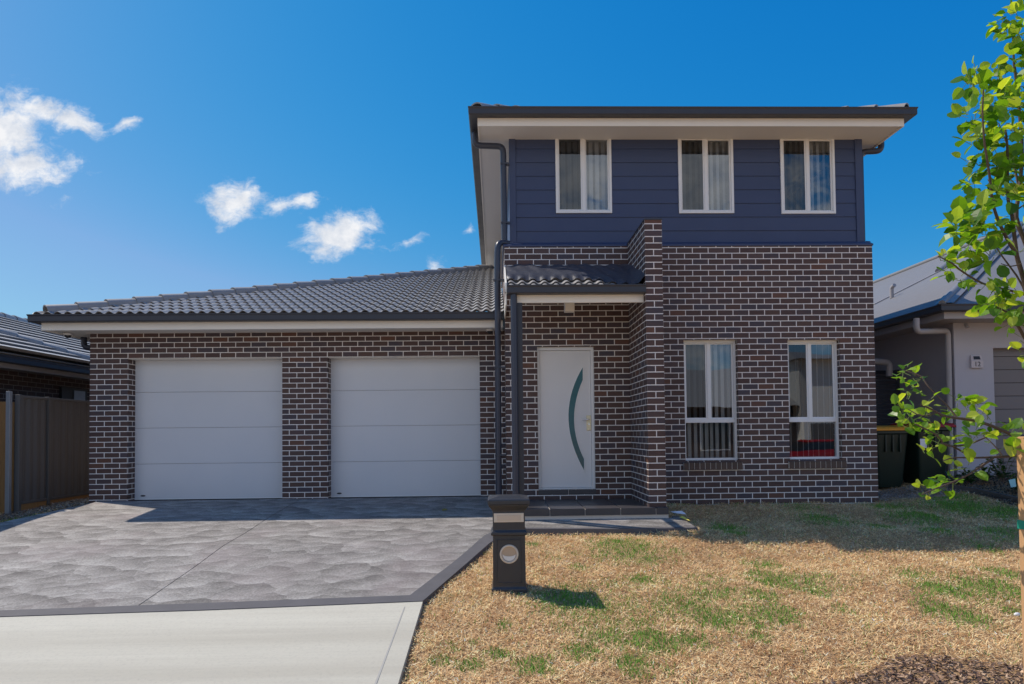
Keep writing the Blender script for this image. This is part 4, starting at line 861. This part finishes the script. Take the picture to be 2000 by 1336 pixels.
GP = [(1200, 1185, 120, .42), (1380, 1190, 140, .5), (1250, 1240, 120, .42), (1900, 1165, 110, .38), (1250, 1085, 110, .3), (1540, 1140, 80, .35), (1037, 1062, 22, .7), (1085, 1094, 22, .5), (1215, 1072, 85, .8), (1270, 1092, 30, .8), (1320, 1078, 30, .4), (1150, 1078, 50, .35), (1495, 1097, 40, .7), (1520, 1132, 60, .9), (1480, 1120, 40, .6), (1590, 1135, 60, .6), (1600, 1155, 35, .7), (1260, 1130, 50, .6), (1390, 1133, 60, .4),
      (1490, 1165, 50, .8), (1510, 1200, 60, 1.), (1455, 1205, 60, .7), (1395, 1205, 70, 1.), (1350, 1172, 90, .6), (1410, 1160, 70, .55), (1300, 1190, 80, .5), (1110, 1170, 90, .8), (1170, 1185, 50, .8), (1230, 1180, 60, .4), (1270, 1250, 70, 1.), (1290, 1262, 40, .9), (1190, 1245, 70, .7), (1150, 1205, 60, .45), (1240, 1215, 70, .5), (1135, 1275, 50, .8), (1235, 1300, 50, .9), (1245, 1320, 40, .6), (1340, 1247, 45, .85), (1375, 1262, 25, .6),
      (1045, 1295, 50, .9), (1480, 1245, 30, .8), (1482, 1222, 30, .8), (1305, 1312, 25, .6), (1645, 1195, 30, .6), (1825, 1188, 45, 1.), (1870, 1200, 60, .8), (1850, 1155, 70, .8), (1940, 1150, 80, .9), (1975, 1195, 30, .8), (1960, 1120, 50, .7), (1895, 1135, 50, .4), (1790, 1120, 50, .6), (1800, 1165, 30, .5), (1925, 1180, 60, .4), (1690, 1130, 40, .3),
      (861, 1290, 30, 1.), (921, 1297, 32, 1.), (970, 1273, 35, .8), (982, 1223, 24, .7), (880, 1265, 30, .5), (930, 1250, 20, .4), (1130, 1110, 30, .5), (1008, 1290, 22, .7), (1100, 1230, 40, .3), (1200, 1140, 50, .3),
      (1330, 975, 50, .8), (1420, 972, 60, .9), (1500, 968, 50, .5), (1680, 967, 50, 1.2), (1640, 972, 40, .8), (1420, 1030, 40, .8), (1440, 1045, 30, .7), (1610, 1015, 60, .7), (1740, 990, 60, .6), (1790, 1012, 60, .9), (1880, 990, 80, .8), (1960, 1000, 60, .8), (1830, 1040, 40, .7), (1720, 1030, 30, .7), (1950, 1045, 50, .7), (1850, 970, 50, .7), (1560, 990, 60, .4), (1925, 1065, 40, .5), (100, 985, 60, .4), (40, 1010, 40, .7)]
GPW = []
for x_, y_, s_, a_ in GP:
    X0, Y0 = gpx(x_, y_); r_ = s_ / FPX * (Y0 - CAM.y) * .86; GPW.append((X0, Y0, max(r_, .05), a_))
def vnoise(x, y, s, seed=0):
    xi = np.floor(x * s).astype(int); yi = np.floor(y * s).astype(int); fx_ = x * s - xi; fy_ = y * s - yi
    h = lambda a, b: ((np.sin(a * 127.1 + b * 311.7 + seed * 74.7) * 43758.5453) % 1.)
    ux = fx_ * fx_ * (3 - 2 * fx_); uy = fy_ * fy_ * (3 - 2 * fy_)
    return (h(xi, yi) * (1 - ux) + h(xi + 1, yi) * ux) * (1 - uy) + (h(xi, yi + 1) * (1 - ux) + h(xi + 1, yi + 1) * ux) * uy
def green(x, y):
    g = np.zeros(x.shape)
    for X0, Y0, r_, a_ in GPW:
        d = ((x - X0) / r_) ** 2 + ((y - Y0) / (r_ * 1.15)) ** 2; g = np.maximum(g, a_ * np.exp(-d))
    n = .5 * vnoise(x, y, 9, 1) + .3 * vnoise(x, y, 22, 2) + .2 * vnoise(x, y, 45, 3)
    return np.clip((g * 1.75 - .17) + (n - .5) * 1.1 * np.clip(g * 3, .25, 1), 0, 1)
def cover_mesh(name, P, D, Wd, colr, mat, up=None):
    """one tapered 2-triangle blade per point: P base, D vector to tip, Wd width vector"""
    n = len(P); V = np.empty((n, 4, 3)); V[:, 0] = P - Wd / 2; V[:, 1] = P + Wd / 2; V[:, 2] = P + D * .55 + Wd * .42; V[:, 3] = P + D
    me = bpy.data.meshes.new(name); me.vertices.add(n * 4); me.vertices.foreach_set('co', V.ravel())
    tri = np.array([[0, 1, 2], [0, 2, 3]]); F_ = (np.arange(n)[:, None, None] * 4 + tri[None]).reshape(-1, 3)
    me.loops.add(F_.size); me.loops.foreach_set('vertex_index', F_.ravel()); me.polygons.add(len(F_)); me.polygons.foreach_set('loop_start', np.arange(0, F_.size, 3)); me.polygons.foreach_set('loop_total', np.full(len(F_), 3))
    me.update(calc_edges=True); me.validate()
    ca = me.color_attributes.new('Col', 'FLOAT_COLOR', 'POINT'); cc = np.ones((n, 4, 4)); cc[:, :, :3] = colr[:, None, :]; cc[:, 3, :3] *= 1.12; ca.data.foreach_set('color', cc.ravel())
    me.materials.append(mat); o = bpy.data.objects.new(name, me); COL.objects.link(o); return o
def blades(n, xr, yr, lo, hi, wd, dens=None, greenness=None):
    x = rng.uniform(*xr, n); y = yr[0] + (yr[1] - yr[0]) * rng.random(n) ** 1.25; k = free(x, y)
    k &= ~inpoly(x, y, [(lx - .16, ly - .16), (lx + .16, ly - .16), (lx + .16, ly + .16), (lx - .16, ly + .16)])
    x = x[k]; y = y[k]; g = green(x, y); isg = rng.random(len(x)) < np.maximum(g * .95, .035)
    z = lawnz(x, y) - .006; n = len(x); az = rng.uniform(0, 2 * np.pi, n)
    el = np.where(isg, np.radians(rng.uniform(35, 80, n)), np.radians(np.abs(rng.normal(0, 20, n)) + 4)); ln = rng.uniform(lo, hi, n) * np.where(isg, .95, 1.)
    D = np.stack([np.cos(az) * np.cos(el), np.sin(az) * np.cos(el), np.sin(el)], 1) * ln[:, None]
    wa = az + np.pi / 2 + rng.normal(0, .4, n); W = np.stack([np.cos(wa), np.sin(wa), rng.normal(0, .25, n)], 1) * (wd * rng.uniform(.6, 1.3, n))[:, None]
    dk = (vnoise(x, y, 6.5, 11) * .6 + vnoise(x, y, 15, 12) * .4); b = rng.random(n)[:, None]; mottle = (.6 * vnoise(x, y, 3.2, 5) + .4 * vnoise(x, y, 8, 6))[:, None]
    st = np.array([[.78, .49, .22]]) * (1 - b) + np.array([[1., .80, .47]]) * b
    st = np.minimum(st * (.78 + .50 * mottle), .95); rd = rng.random(n) < np.clip((dk - .44) * 2.3, .07, .62); st[rd] = st[rd] * np.array([.55, .42, .34]); li = rng.random(n) < .07; st[li] = np.minimum(st[li] * 1.5 + .05, .8)
    gc = np.array([[.085, .21, .02]]) * (1 - b) + np.array([[.27, .48, .07]]) * b
    colr = np.where(isg[:, None], gc, st); z = z + np.where(isg, .0, rng.random(n) * .022)
    return np.stack([x, y, z], 1), D, W, colr
sets = [blades(330000, (-6.5, 3.2), (-6.6, .2), .018, .05, .0065), blades(40000, (-16, -11.8), (-4.5, 3.), .02, .055, .009), blades(26000, (.0, 3.5), (-1.5, 2.6), .02, .05, .007), blades(26000, (-6.5, 4.), (-9.5, -6.5), .02, .05, .008)]
P_, D_, W_, C_ = (np.concatenate(a) for a in zip(*sets))
# fresh gravel / dirt zones where grass is thin
bare = inpoly(P_[:, 0], P_[:, 1], [(.03, .75), (.03, .15), (.5, .05), (1.0, .0), (1.35, .2), (1.0, .55), (.6, .8)]) | ((P_[:, 0] > 1.45) & (P_[:, 1] > -.75) & (P_[:, 0] > 1.0 + .2))
MULP = lambda x, y: ((x + 2.55) / 2.35) ** 2 + ((y + 7.35) / 1.98) ** 2 + .10 * np.sin(5 * x) < 1
keep = ~bare & ~MULP(P_[:, 0], P_[:, 1])
go = cover_mesh('dry_grass', P_[keep], D_[keep], W_[keep], C_[keep], STRAW)
tag(go, 'straw coloured dormant lawn with green patches of regrowth', 'grass', kind='stuff')
# mulch chips
def chips(n, xr, yr, test, name, label, cat, cols, lo, hi, wd, base):
    x = rng.uniform(*xr, n); y = rng.uniform(*yr, n); k = test(x, y) & free(x, y); x = x[k]; y = y[k]; n = len(x)
    az = rng.uniform(0, 6.28, n); el = rng.normal(0, .28, n); ln = rng.uniform(lo, hi, n); D = np.stack([np.cos(az) * np.cos(el), np.sin(az) * np.cos(el), np.sin(el)], 1) * ln[:, None]
    wa = az + 1.57; W = np.stack([np.cos(wa), np.sin(wa), rng.normal(0, .5, n)], 1) * (wd * rng.uniform(.5, 1.4, n))[:, None]
    c = np.array(cols)[rng.integers(0, len(cols), n)] * rng.uniform(.7, 1.3, n)[:, None]
    o = cover_mesh(name, np.stack([x, y, lawnz(x, y) + base + rng.random(n) * .03], 1), D, W, c, CHIP); return tag(o, label, cat, kind='stuff')
chips(60000, (-5., .2), (-9.4, -5.2), MULP, 'bark_mulch', 'dark bark mulch ring round the young street tree', 'mulch', [(.09, .05, .035), (.16, .09, .06), (.05, .03, .025), (.36, .22, .14), (.50, .34, .22)], .02, .06, .013, -.004)
mg = MB(); 
chips(26000, (-13.3, -12.0), (-1.2, 6), lambda x, y: (x > -13.28) & (y > -.4 + .5 * (x + 13.2)), 'wood_chips', 'pale wood chips strip between the steel fence and the driveway', 'wood chips', [(.30, .25, .20), (.22, .18, .14), (.42, .36, .29), (.14, .11, .09)], .02, .055, .013, .0)
chips(26000, (.03, 2.3), (-.1, 2.9), lambda x, y: (y > .12 * (x - .5)) & (y < .85) & (x < 1.45), 'gravel', 'grey brown gravel strip at the right brick corner', 'gravel', [(.30, .25, .22), (.40, .35, .31), (.20, .17, .15)], .01, .03, .013, .006)
chips(30000, (1.3, 6), (-1.2, 1.42), lambda x, y: (x > 1.45), 'garden_soil', 'dark soil and chips of the right garden bed', 'soil', [(.05, .04, .032), (.09, .07, .05), (.03, .025, .02), (.2, .17, .14)], .01, .04, .016, .006)
# garden edging
def gl(x_, y_, up_=.0): 
    a, b = gpx(x_, y_); return Vector((a, b, float(lawnz(a, b)) + up_))
e0, e1, e2 = gl(1853, 957, .03), gl(1905, 963, .03), gl(2030, 990, .03)
tag(part('garden_edging', MB().bar(e0, e1, .05, .09).bar(e1, e2, .05, .09), SLEEPER, bevel=.004), 'low dark timber edging of the right garden bed', 'edging')
# shrubs
def leafgeo(mb, P, d, up_, L, Wd, colidx, cols, fold=.25, curl=.15):
    d = d.normalized(); s = d.cross(up_); s = s.normalized() if s.length > 1e-4 else d.orthogonal().normalized(); n = s.cross(d)
    pr = [(0, 0), (.16, .40), (.46, .52), (.80, .36), (1., 0)]
    vs = []; 
    for t_, w_ in pr:
        c = P + d * (t_ * L) - n * (curl * L * t_ * t_)
        if w_ == 0: vs.append(c)
        else: vs += [c, c + s * w_ * Wd + n * fold * w_ * Wd, c - s * w_ * Wd + n * fold * w_ * Wd]
    fs = [(0, 1, 2), (0, 3, 1), (1, 4, 5, 2), (1, 3, 6, 4), (4, 7, 8, 5), (4, 6, 9, 7), (7, 10, 8), (7, 9, 10)]
    mb.add(vs, fs); cols += [colidx] * len(vs)
def setcol(o, cols):
    ca = o.data.color_attributes.new('Col', 'FLOAT_COLOR', 'POINT'); c = np.ones((len(cols), 4)); c[:, 0] = cols; c[:, 1] = cols; c[:, 2] = cols; ca.data.foreach_set('color', c.ravel())
SH = [(1893, 948, .26, .24, 'low bushy green garden plant at the corner of the bed'), (1922, 946, .30, .22, 'green garden plant second from the bed corner'), (1958, 945, .42, .26, 'tallest upright green plant in the garden bed by the grey garage'), (1992, 962, .26, .24, 'green plant with a blue tag at the right end of the bed')]
for x_, y_, h_, w_, lb in SH:
    P0 = gl(x_, y_, 0); S = thing('garden_plant', P0, lb, 'plant', 'small plants in the right garden bed'); cols = []; mb = MB(); sm = MB()
    for k in range(9):
        a_ = random.uniform(0, 6.28); tip = P0 + Vector((math.cos(a_) * w_ * random.uniform(.2, .8), math.sin(a_) * w_ * random.uniform(.2, .8), h_ * random.uniform(.6, 1.05)))
        sm.tube([P0, P0.lerp(tip, .6) + Vector((0, 0, .03)), tip], .004, 5)
        for q in range(13):
            t_ = random.uniform(.25, 1.); b = P0.lerp(tip, t_); dd = Vector((random.gauss(0, 1), random.gauss(0, 1), random.uniform(-.2, 1)))
            leafgeo(mb, b, dd, Vector((random.gauss(0, .3), random.gauss(0, .3), 1)), random.uniform(.06, .11), random.uniform(.025, .04), random.random(), cols)
    part('stem', sm, BARK, S); setcol(part('foliage', mb, SHRUB, S), cols)
    if 'tag' in lb:
        tp = at(1978, 944, P0.y - .15); part('tag', MB().add([tp + Vector((-.06, 0, .05)), tp + Vector((.04, 0, .07)), tp + Vector((.06, .01, -.05)), tp + Vector((-.02, .01, -.06))], [(0, 3, 2, 1)]), TAG, S)

# ================================================================== STREET TREE
DT = 2.75
def tp(x_, y_, dz=0.):
    d = ray(x_, y_); return CAM + d * (DT + dz)
rt = tp(2062, 860); trz = float(gz(rt.x, rt.y)) - .05
TR = thing('street_tree', (rt.x, rt.y, trz), 'young bright green pear tree with long bare branches at the right edge', 'tree')
cols = []; leafmb = MB()
def br(pts, r0, r1, name='branch', dz=(0, 0)):
    n = len(pts); P = [tp(x_, y_, dz[0] + (dz[1] - dz[0]) * i / (n - 1)) for i, (x_, y_) in enumerate(pts)]
    # gentle smoothing
    Q = [P[0]]
    for i in range(n - 1):
        a = P[max(i - 1, 0)]; b = P[i]; c = P[i + 1]; d = P[min(i + 2, n - 1)]
        for t_ in (.33, .66, 1.): Q.append(.5 * ((2 * b) + (c - a) * t_ + (2 * a - 5 * b + 4 * c - d) * t_ ** 2 + (3 * b - a - 3 * c + d) * t_ ** 3))
    return Q, r0, r1
def leaf_at(P, out, size=1., lf=None):
    ln = random.uniform(.046, .082) * size; d = out + Vector((random.gauss(0, .55), random.gauss(0, .55), random.gauss(0, .5))); d.normalize()
    up_ = Vector((random.gauss(0, .6), random.gauss(-.2, .6), 1))
    b = P + d * random.uniform(.012, .03); stem.tube([P, b], .0012, 4, cap=False)
    leafgeo(leafmb, b, d, up_, ln, ln * random.uniform(.68, .95), random.random() if lf is None else lf, cols, random.uniform(.1, .5), random.uniform(-.05, .35))
stem = MB()
BR = [ # lower sweeping branches
 ([(2062, 905), (2000, 862), (1950, 837), (1905, 822), (1848, 813), (1825, 802), (1797, 789)], .0085, .003, (0, -.12)),
 ([(1870, 817), (1848, 790), (1814, 756), (1797, 734), (1766, 724)], .004, .002, (-.03, .08)),
 ([(1835, 805), (1800, 812), (1775, 800), (1752, 790)], .003, .0015, (-.06, .02)),
 ([(1787, 828), (1830, 850), (1848, 870), (1890, 868), (1930, 852), (1955, 843)], .003, .004, (-.12, 0)),
 ([(2070, 893), (2000, 890), (1960, 892), (1909, 894), (1865, 894), (1842, 900)], .007, .002, (.05, -.03)),
 ([(1904, 893), (1880, 866), (1872, 858)], .0035, .002, (0, .06)), ([(1896, 892), (1861, 872), (1838, 866)], .0045, .003, (0, -.1)),
 ([(1939, 895), (1905, 918), (1872, 937), (1831, 953), (1800, 966)], .0055, .002, (0, -.15)), ([(1958, 890), (1940, 868), (1920, 850)], .003, .002, (.05, .1)),
 ([(2062, 880), (2020, 700), (2000, 658), (1984, 631), (1965, 609), (1945, 600)], .009, .003, (.1, .0)),
 ([(2062, 760), (2015, 600), (2000, 547), (1988, 508), (1984, 485), (1976, 417), (1969, 390), (1968, 345), (1967, 280), (1962, 245)], .011, .0035, (.05, .0)),
 ([(1984, 495), (1965, 463), (1948, 426), (1938, 392), (1933, 346), (1926, 300), (1922, 270), (1919, 220), (1921, 175)], .007, .0025, (0, -.15)),
 ([(2020, 640), (1998, 560), (1957, 500), (1932, 462)], .005, .002, (.1, .15)),
 ([(2030, 560), (2005, 480), (1985, 425), (1991, 372), (1996, 300), (1992, 230), (1983, 143), (1980, 117), (1978, 54), (1975, 40)], .010, .003, (.15, .1)),
 ([(1992, 380), (1978, 310), (1962, 270), (1950, 240)], .005, .002, (.15, .2)),
 ([(2050, 600), (2000, 575), (1957, 564), (1918, 553), (1879, 530), (1859, 514), (1832, 500)], .006, .002, (.1, -.2)),
 ([(1995, 515), (1975, 520), (1955, 515)], .003, .0015, (0, 0)), ([(1976, 417), (2000, 400), (2030, 380)], .004, .002, (0, .1)),
 ([(2062, 700), (2060, 500), (2055, 300), (2050, 100), (2050, -60)], .02, .005, (0, .2)), ([(2060, 520), (2100, 400), (2130, 250), (2150, 100)], .012, .004, (.1, .3)), ([(2062, 800), (2120, 700), (2180, 620)], .012, .004, (0, -.2)), ([(2062, 860), (2140, 800), (2230, 760)], .009, .003, (0, .3))]
bm_ = MB()
for pts, r0, r1, dz in BR:
    Q, a, b = br(pts, r0, r1, dz=dz); bm_.tube(Q, a, 8, r1=b)
part('branch', bm_, BARK, TR, smooth='auto')
part('trunk', MB().tube([Vector((rt.x, rt.y, trz - .05)), Vector((rt.x + .005, rt.y, trz + .5)), Vector((rt.x - .01, rt.y, .4)), tp(2062, 860), tp(2062, 700)], .034, 14, r1=.022), BARK, TR, smooth='auto')
# leaf clusters: px, py, radius px, count, size
CL = [(1985, 38, 26, 18, .9), (1955, 40, 18, 9, .8), (1958, 68, 14, 5, .8), (1998, 70, 22, 14, .9), (1990, 105, 24, 16, 1.), (1954, 126, 8, 3, .8), (1998, 140, 18, 10, .9), (1903, 135, 10, 5, .8), (1896, 160, 16, 9, .95), (1912, 175, 20, 12, 1.1), (1925, 150, 14, 6, .8), (1955, 165, 26, 15, 1.), (1980, 170, 22, 14, 1.), (1960, 200, 28, 18, 1.1), (1990, 205, 22, 16, 1.), (1900, 215, 20, 12, 1.),
 (1885, 235, 20, 10, 1.1), (1915, 240, 22, 13, 1.), (1940, 245, 22, 12, 1.1), (1975, 245, 26, 18, 1.), (1898, 270, 20, 11, 1.1), (1918, 262, 16, 9, 1.), (1915, 292, 14, 5, 1.), (1944, 285, 20, 11, 1.1), (1985, 285, 24, 16, 1.1), (1890, 322, 12, 4, .9), (1912, 325, 16, 9, .8), (1945, 325, 20, 12, 1.1), (1972, 320, 20, 11, 1.), (1902, 348, 14, 7, .7), (1898, 362, 10, 6, .8), (1935, 340, 18, 9, 1.), (1960, 350, 26, 17, 1.), (1990, 345, 22, 14, 1.), (1920, 388, 18, 9, 1.1), (1955, 380, 22, 13, 1.1), (1985, 378, 20, 12, 1.),
 (1885, 430, 24, 14, 1.15), (1915, 425, 22, 14, 1.1), (1878, 450, 18, 11, 1.15), (1905, 455, 26, 18, 1.2), (1925, 450, 18, 12, 1.1), (1895, 485, 18, 10, 1.1), (1908, 500, 12, 6, 1.1), (1935, 505, 16, 8, 1.5), (1945, 498, 12, 6, 1.2), (1962, 425, 14, 6, .8), (1990, 445, 14, 8, .9), (1988, 495, 8, 3, .8), (1965, 455, 12, 5, .8),
 (1838, 505, 10, 7, .7), (1853, 510, 12, 8, .8), (1848, 530, 12, 8, .8), (1872, 545, 12, 7, .8), (1885, 540, 9, 5, .7), (1927, 553, 9, 5, .7), (1930, 590, 14, 8, .8), (1945, 582, 16, 10, .9), (1975, 565, 20, 12, 1.), (1960, 575, 18, 10, 1.), (1932, 610, 16, 9, 1.), (1972, 600, 20, 11, 1.), (1955, 612, 12, 6, .9), (1975, 632, 10, 5, .8), (1995, 625, 14, 6, .9), (1992, 660, 10, 4, .8), (1995, 695, 12, 4, 1.),
 (1768, 722, 12, 6, .9), (1755, 742, 11, 6, 1.), (1782, 738, 12, 8, .8), (1775, 760, 10, 6, .9), (1800, 745, 8, 4, .6), (1803, 770, 6, 2, .7), (1820, 780, 6, 2, .7), (1768, 780, 10, 6, .9), (1748, 800, 12, 6, 1.), (1765, 810, 16, 10, .9), (1785, 815, 16, 10, .9), (1770, 828, 14, 8, .9), (1808, 805, 10, 6, .8), (1818, 815, 10, 5, .8), (1810, 830, 8, 4, .9), (1800, 845, 9, 4, .8), (1828, 838, 6, 3, .7), (1838, 850, 12, 6, .9), (1828, 868, 14, 8, .9), (1812, 882, 11, 6, .8), (1862, 855, 8, 2, 1.1),
 (1865, 782, 12, 5, .9), (1888, 782, 10, 4, .8), (1852, 798, 10, 5, .8), (1868, 812, 9, 4, .8), (1895, 800, 18, 10, 1.1), (1912, 795, 14, 7, 1.1), (1925, 810, 12, 6, .9), (1935, 822, 12, 7, .9), (1905, 850, 16, 9, 1.), (1898, 862, 12, 5, 1.1), (1928, 865, 8, 3, .8), (1936, 842, 7, 2, 1.), (1960, 845, 12, 7, .9), (1972, 850, 12, 7, 1.), (1962, 872, 8, 3, 1.), (1985, 842, 10, 5, .9), (1988, 880, 14, 3, 1.6), (1990, 900, 10, 2, 1.5),
 (1860, 893, 6, 3, .8), (1895, 912, 10, 5, 1.), (1868, 920, 5, 3, .8), (1852, 930, 11, 5, .9), (1862, 940, 10, 5, .9), (1833, 938, 8, 3, .9), (1846, 948, 8, 4, .9), (1818, 945, 10, 6, .9), (1805, 958, 9, 5, .9), (1812, 965, 6, 3, .8)]
for k in range(110):
    a_ = random.uniform(0, 1); CL.append((2025 + random.uniform(0, 150), -40 + 760 * a_, 24, 6, 1.))
for cx_, cy_, rp, n, sz in CL:
    dz0 = random.gauss(0, .10)
    for k in range(int(n * (.85 if cy_ < 700 else .72) + .6)):
        a_ = random.uniform(0, 6.28); rr = rp * math.sqrt(random.random()) * .66
        P = tp(cx_ + rr * math.cos(a_), cy_ + rr * math.sin(a_), dz0 + random.gauss(0, rp / 480 * .6)); out = (CR * math.cos(a_) - CU * math.sin(a_)) * .5 + Vector((0, 0, .1))
        leaf_at(P, out, sz * (.74 if cy_ < 700 else .66))
setcol(part('crown', leafmb, LEAF, TR, smooth=False), cols); part('leaf_stalk', stem, paint('stalk', (.16, .22, .05), .6), TR)
# stake
s0 = CAM + ray(2001, 1030) * 2.62; sx_ = s0.x
ST = thing('tree_stake', (sx_ + .024, s0.y, trz), 'square hardwood stake with a green tie supporting the young tree', 'stake')
stz = (CAM + ray(1988, 853) * 2.62).z
part('stake', MB().box(sx_ - .004, sx_ + .050, s0.y - .025, s0.y + .025, trz - .2, stz), STAKEW, ST, bevel=.003)
g0 = (CAM + ray(1995, 1026) * 2.62).z; part('tie', MB().box(sx_ - .007, sx_ + .053, s0.y - .028, s0.y + .028, g0 - .016, g0 + .018), TAPE, ST)

# ------------------------------------------------------------------ small litter
P = gl(868, 998, .04); mb = MB(); lc = []; leafgeo(mb, Vector((-6.50, -.46, -.150)), Vector((1, .1, .25)), Vector((0, -.4, 1)), .09, .06, .5, lc); tag(part('fallen_leaf', mb, DRYLEAF), 'single dry olive leaf lying on the shaded driveway', 'leaf')
zz = lambda a, b: float(gz(a, b))
mb = MB().add([(-3.40, -1.02, zz(-3.4, -1.) + .06), (-3.26, -1.08, zz(-3.3, -1.) + .075), (-3.22, -1.16, zz(-3.3, -1.1) + .045), (-3.38, -1.14, zz(-3.3, -1.1) + .065)], [(0, 3, 2, 1)]); tag(part('paper_scrap', mb, PAPER), 'crumpled white paper scrap at the right end of the path', 'litter')
a_, b_ = gpx(1620, 970); z_ = float(lawnz(a_, b_)) + .02
tag(part('paper_scrap', MB().add([(a_ - .06, b_ - .03, z_), (a_ + .05, b_ - .02, z_ + .015), (a_ + .06, b_ + .04, z_ + .005), (a_ - .05, b_ + .03, z_ + .02)], [(0, 3, 2, 1)]), PAPER), 'small white scrap on the shaded grass by the brick wall', 'litter')
mb = MB().add([(-3.35, -1.28, -.185), (-3.30, -1.25, -.17), (-3.255, -1.46, -.21), (-3.29, -1.47, -.20)], [(0, 3, 2, 1)]); tag(part('wrapper', mb, YPAPER), 'yellow wrapper lying at the end of the concrete path', 'litter')
mb = MB(); bmx = bmesh.new(); bmesh.ops.create_icosphere(bmx, subdivisions=2, radius=.022)
mb.add([(v.co.x * 1.3 - 1.56 + .01 * math.sin(v.co.y * 90), v.co.y - 4.68, v.co.z * .7 - .565) for v in bmx.verts], [tuple(v.index for v in f.verts) for f in bmx.faces]); bmx.free()
tag(part('stone', mb, STONE, smooth=True), 'small white stone on the lawn near the stake', 'stone')

# ================================================================== ACROSS THE STREET (seen mirrored in the windows)
OH = thing('opposite_house', (8, -27, -.9), 'brick and white rendered house across the street, seen in the window glass', 'house')
part('brick_wall', MB().box(1, 10.2, -34, -25, -1, 2.2), BRICK2, OH, uv=(0, 0, 0, 1.))
part('rendered_wall', MB().box(10.2, 13.6, -34, -24.2, -1, 4.6), WHREND, OH)
mb = MB(); mb.add([(.4, -24.3, 2.2), (10.2, -24.3, 2.2), (10.2, -34.6, 2.2), (.4, -34.6, 2.2), (5, -29.5, 4.6), (10.2, -29.5, 4.6)], [(0, 1, 5, 4), (2, 3, 4, 5), (0, 4, 3), (0, 3, 2, 1)]); part('roof', mb, TILE2, OH)
mb = MB(); mb.add([(9.8, -23.7, 4.6), (14., -23.7, 4.6), (14., -34.6, 4.6), (9.8, -34.6, 4.6), (11.9, -29, 5.6)], [(0, 1, 4), (1, 2, 4), (2, 3, 4), (3, 0, 4), (0, 3, 2, 1)]); part('roof', mb, TILE, OH)
for x_ in (2.2, 5.0):
    ww = part('window', MB().box(x_, x_ + 1.6, -25.0, -24.96, -.1, 1.4), WHITE, OH); part('pane', MB().box(x_ + .06, x_ + 1.54, -24.958, -24.95, -.04, 1.34), CARGL, ww)
part('garage_door', MB().box(10.5, 12.9, -24.2, -24.16, -.95, 1.3), FENCEM, OH)
# red car
KX, KY, KZ = 9.2, -21.2, -.95
CA = thing('parked_car', (KX, KY, KZ), 'red hatchback parked before the house across the street, seen in the window glass', 'car')
sec = [(-2.0, .35, .55, .70), (-1.9, .25, .80, .80), (-1.2, .20, .95, .84), (-.2, .20, .98, .86), (.9, .20, .98, .86), (1.75, .22, .95, .84), (2.0, .35, .80, .76)]
mb = MB(); vs = []
for x_, zb_, zt, hw_ in sec: vs += [(KX + x_, KY - hw_ * .95, KZ + zb_), (KX + x_, KY - hw_, KZ + (zb_ + zt) / 2), (KX + x_, KY - hw_ * .93, KZ + zt), (KX + x_, KY + hw_ * .93, KZ + zt), (KX + x_, KY + hw_, KZ + (zb_ + zt) / 2), (KX + x_, KY + hw_ * .95, KZ + zb_)]
mb.add(vs, [(i * 6 + k, i * 6 + (k + 1) % 6, (i + 1) * 6 + (k + 1) % 6, (i + 1) * 6 + k) for i in range(6) for k in range(6)] + [tuple(range(6)), tuple(36 + k for k in range(6))[::-1]]); part('body', mb, CARRED, CA, smooth='auto')
def cabin(s0, s1, z0, z1, hw0, hw1, grow=0): return MB().add([(KX + s0[0], KY - hw0, KZ + z0), (KX + s0[1], KY - hw0, KZ + z0), (KX + s0[1], KY + hw0, KZ + z0), (KX + s0[0], KY + hw0, KZ + z0), (KX + s1[0], KY - hw1, KZ + z1), (KX + s1[1], KY - hw1, KZ + z1), (KX + s1[1], KY + hw1, KZ + z1), (KX + s1[0], KY + hw1, KZ + z1)], [(0, 3, 2, 1), (4, 5, 6, 7), (0, 1, 5, 4), (1, 2, 6, 5), (2, 3, 7, 6), (3, 0, 4, 7)])
part('window', cabin((-1.1, 1.75), (-.45, 1.35), .94, 1.36, .78, .64), CARGL, CA, bevel=.02); part('roof', cabin((-.5, 1.4), (-.3, 1.2), 1.355, 1.44, .66, .60), CARRED, CA, bevel=.02)
for x_ in (-1.25, 1.25):
    for s_ in (-1, 1):
        wh = part('wheel', MB().tube([(KX + x_, KY + s_ * .70, KZ + .31), (KX + x_, KY + s_ * .88, KZ + .31)], .31, 20), TYRE, CA, smooth='auto'); part('rim', MB().tube([(KX + x_, KY + s_ * .881, KZ + .31), (KX + x_, KY + s_ * .89, KZ + .31)], .2, 12), CHROME, wh)
for s_ in (-1, 1): part('headlight', MB().box(KX - 1.96, KX - 1.80, KY + s_ * .58 - .12, KY + s_ * .58 + .12, KZ + .60, KZ + .72), WHITE, CA, bevel=.02)
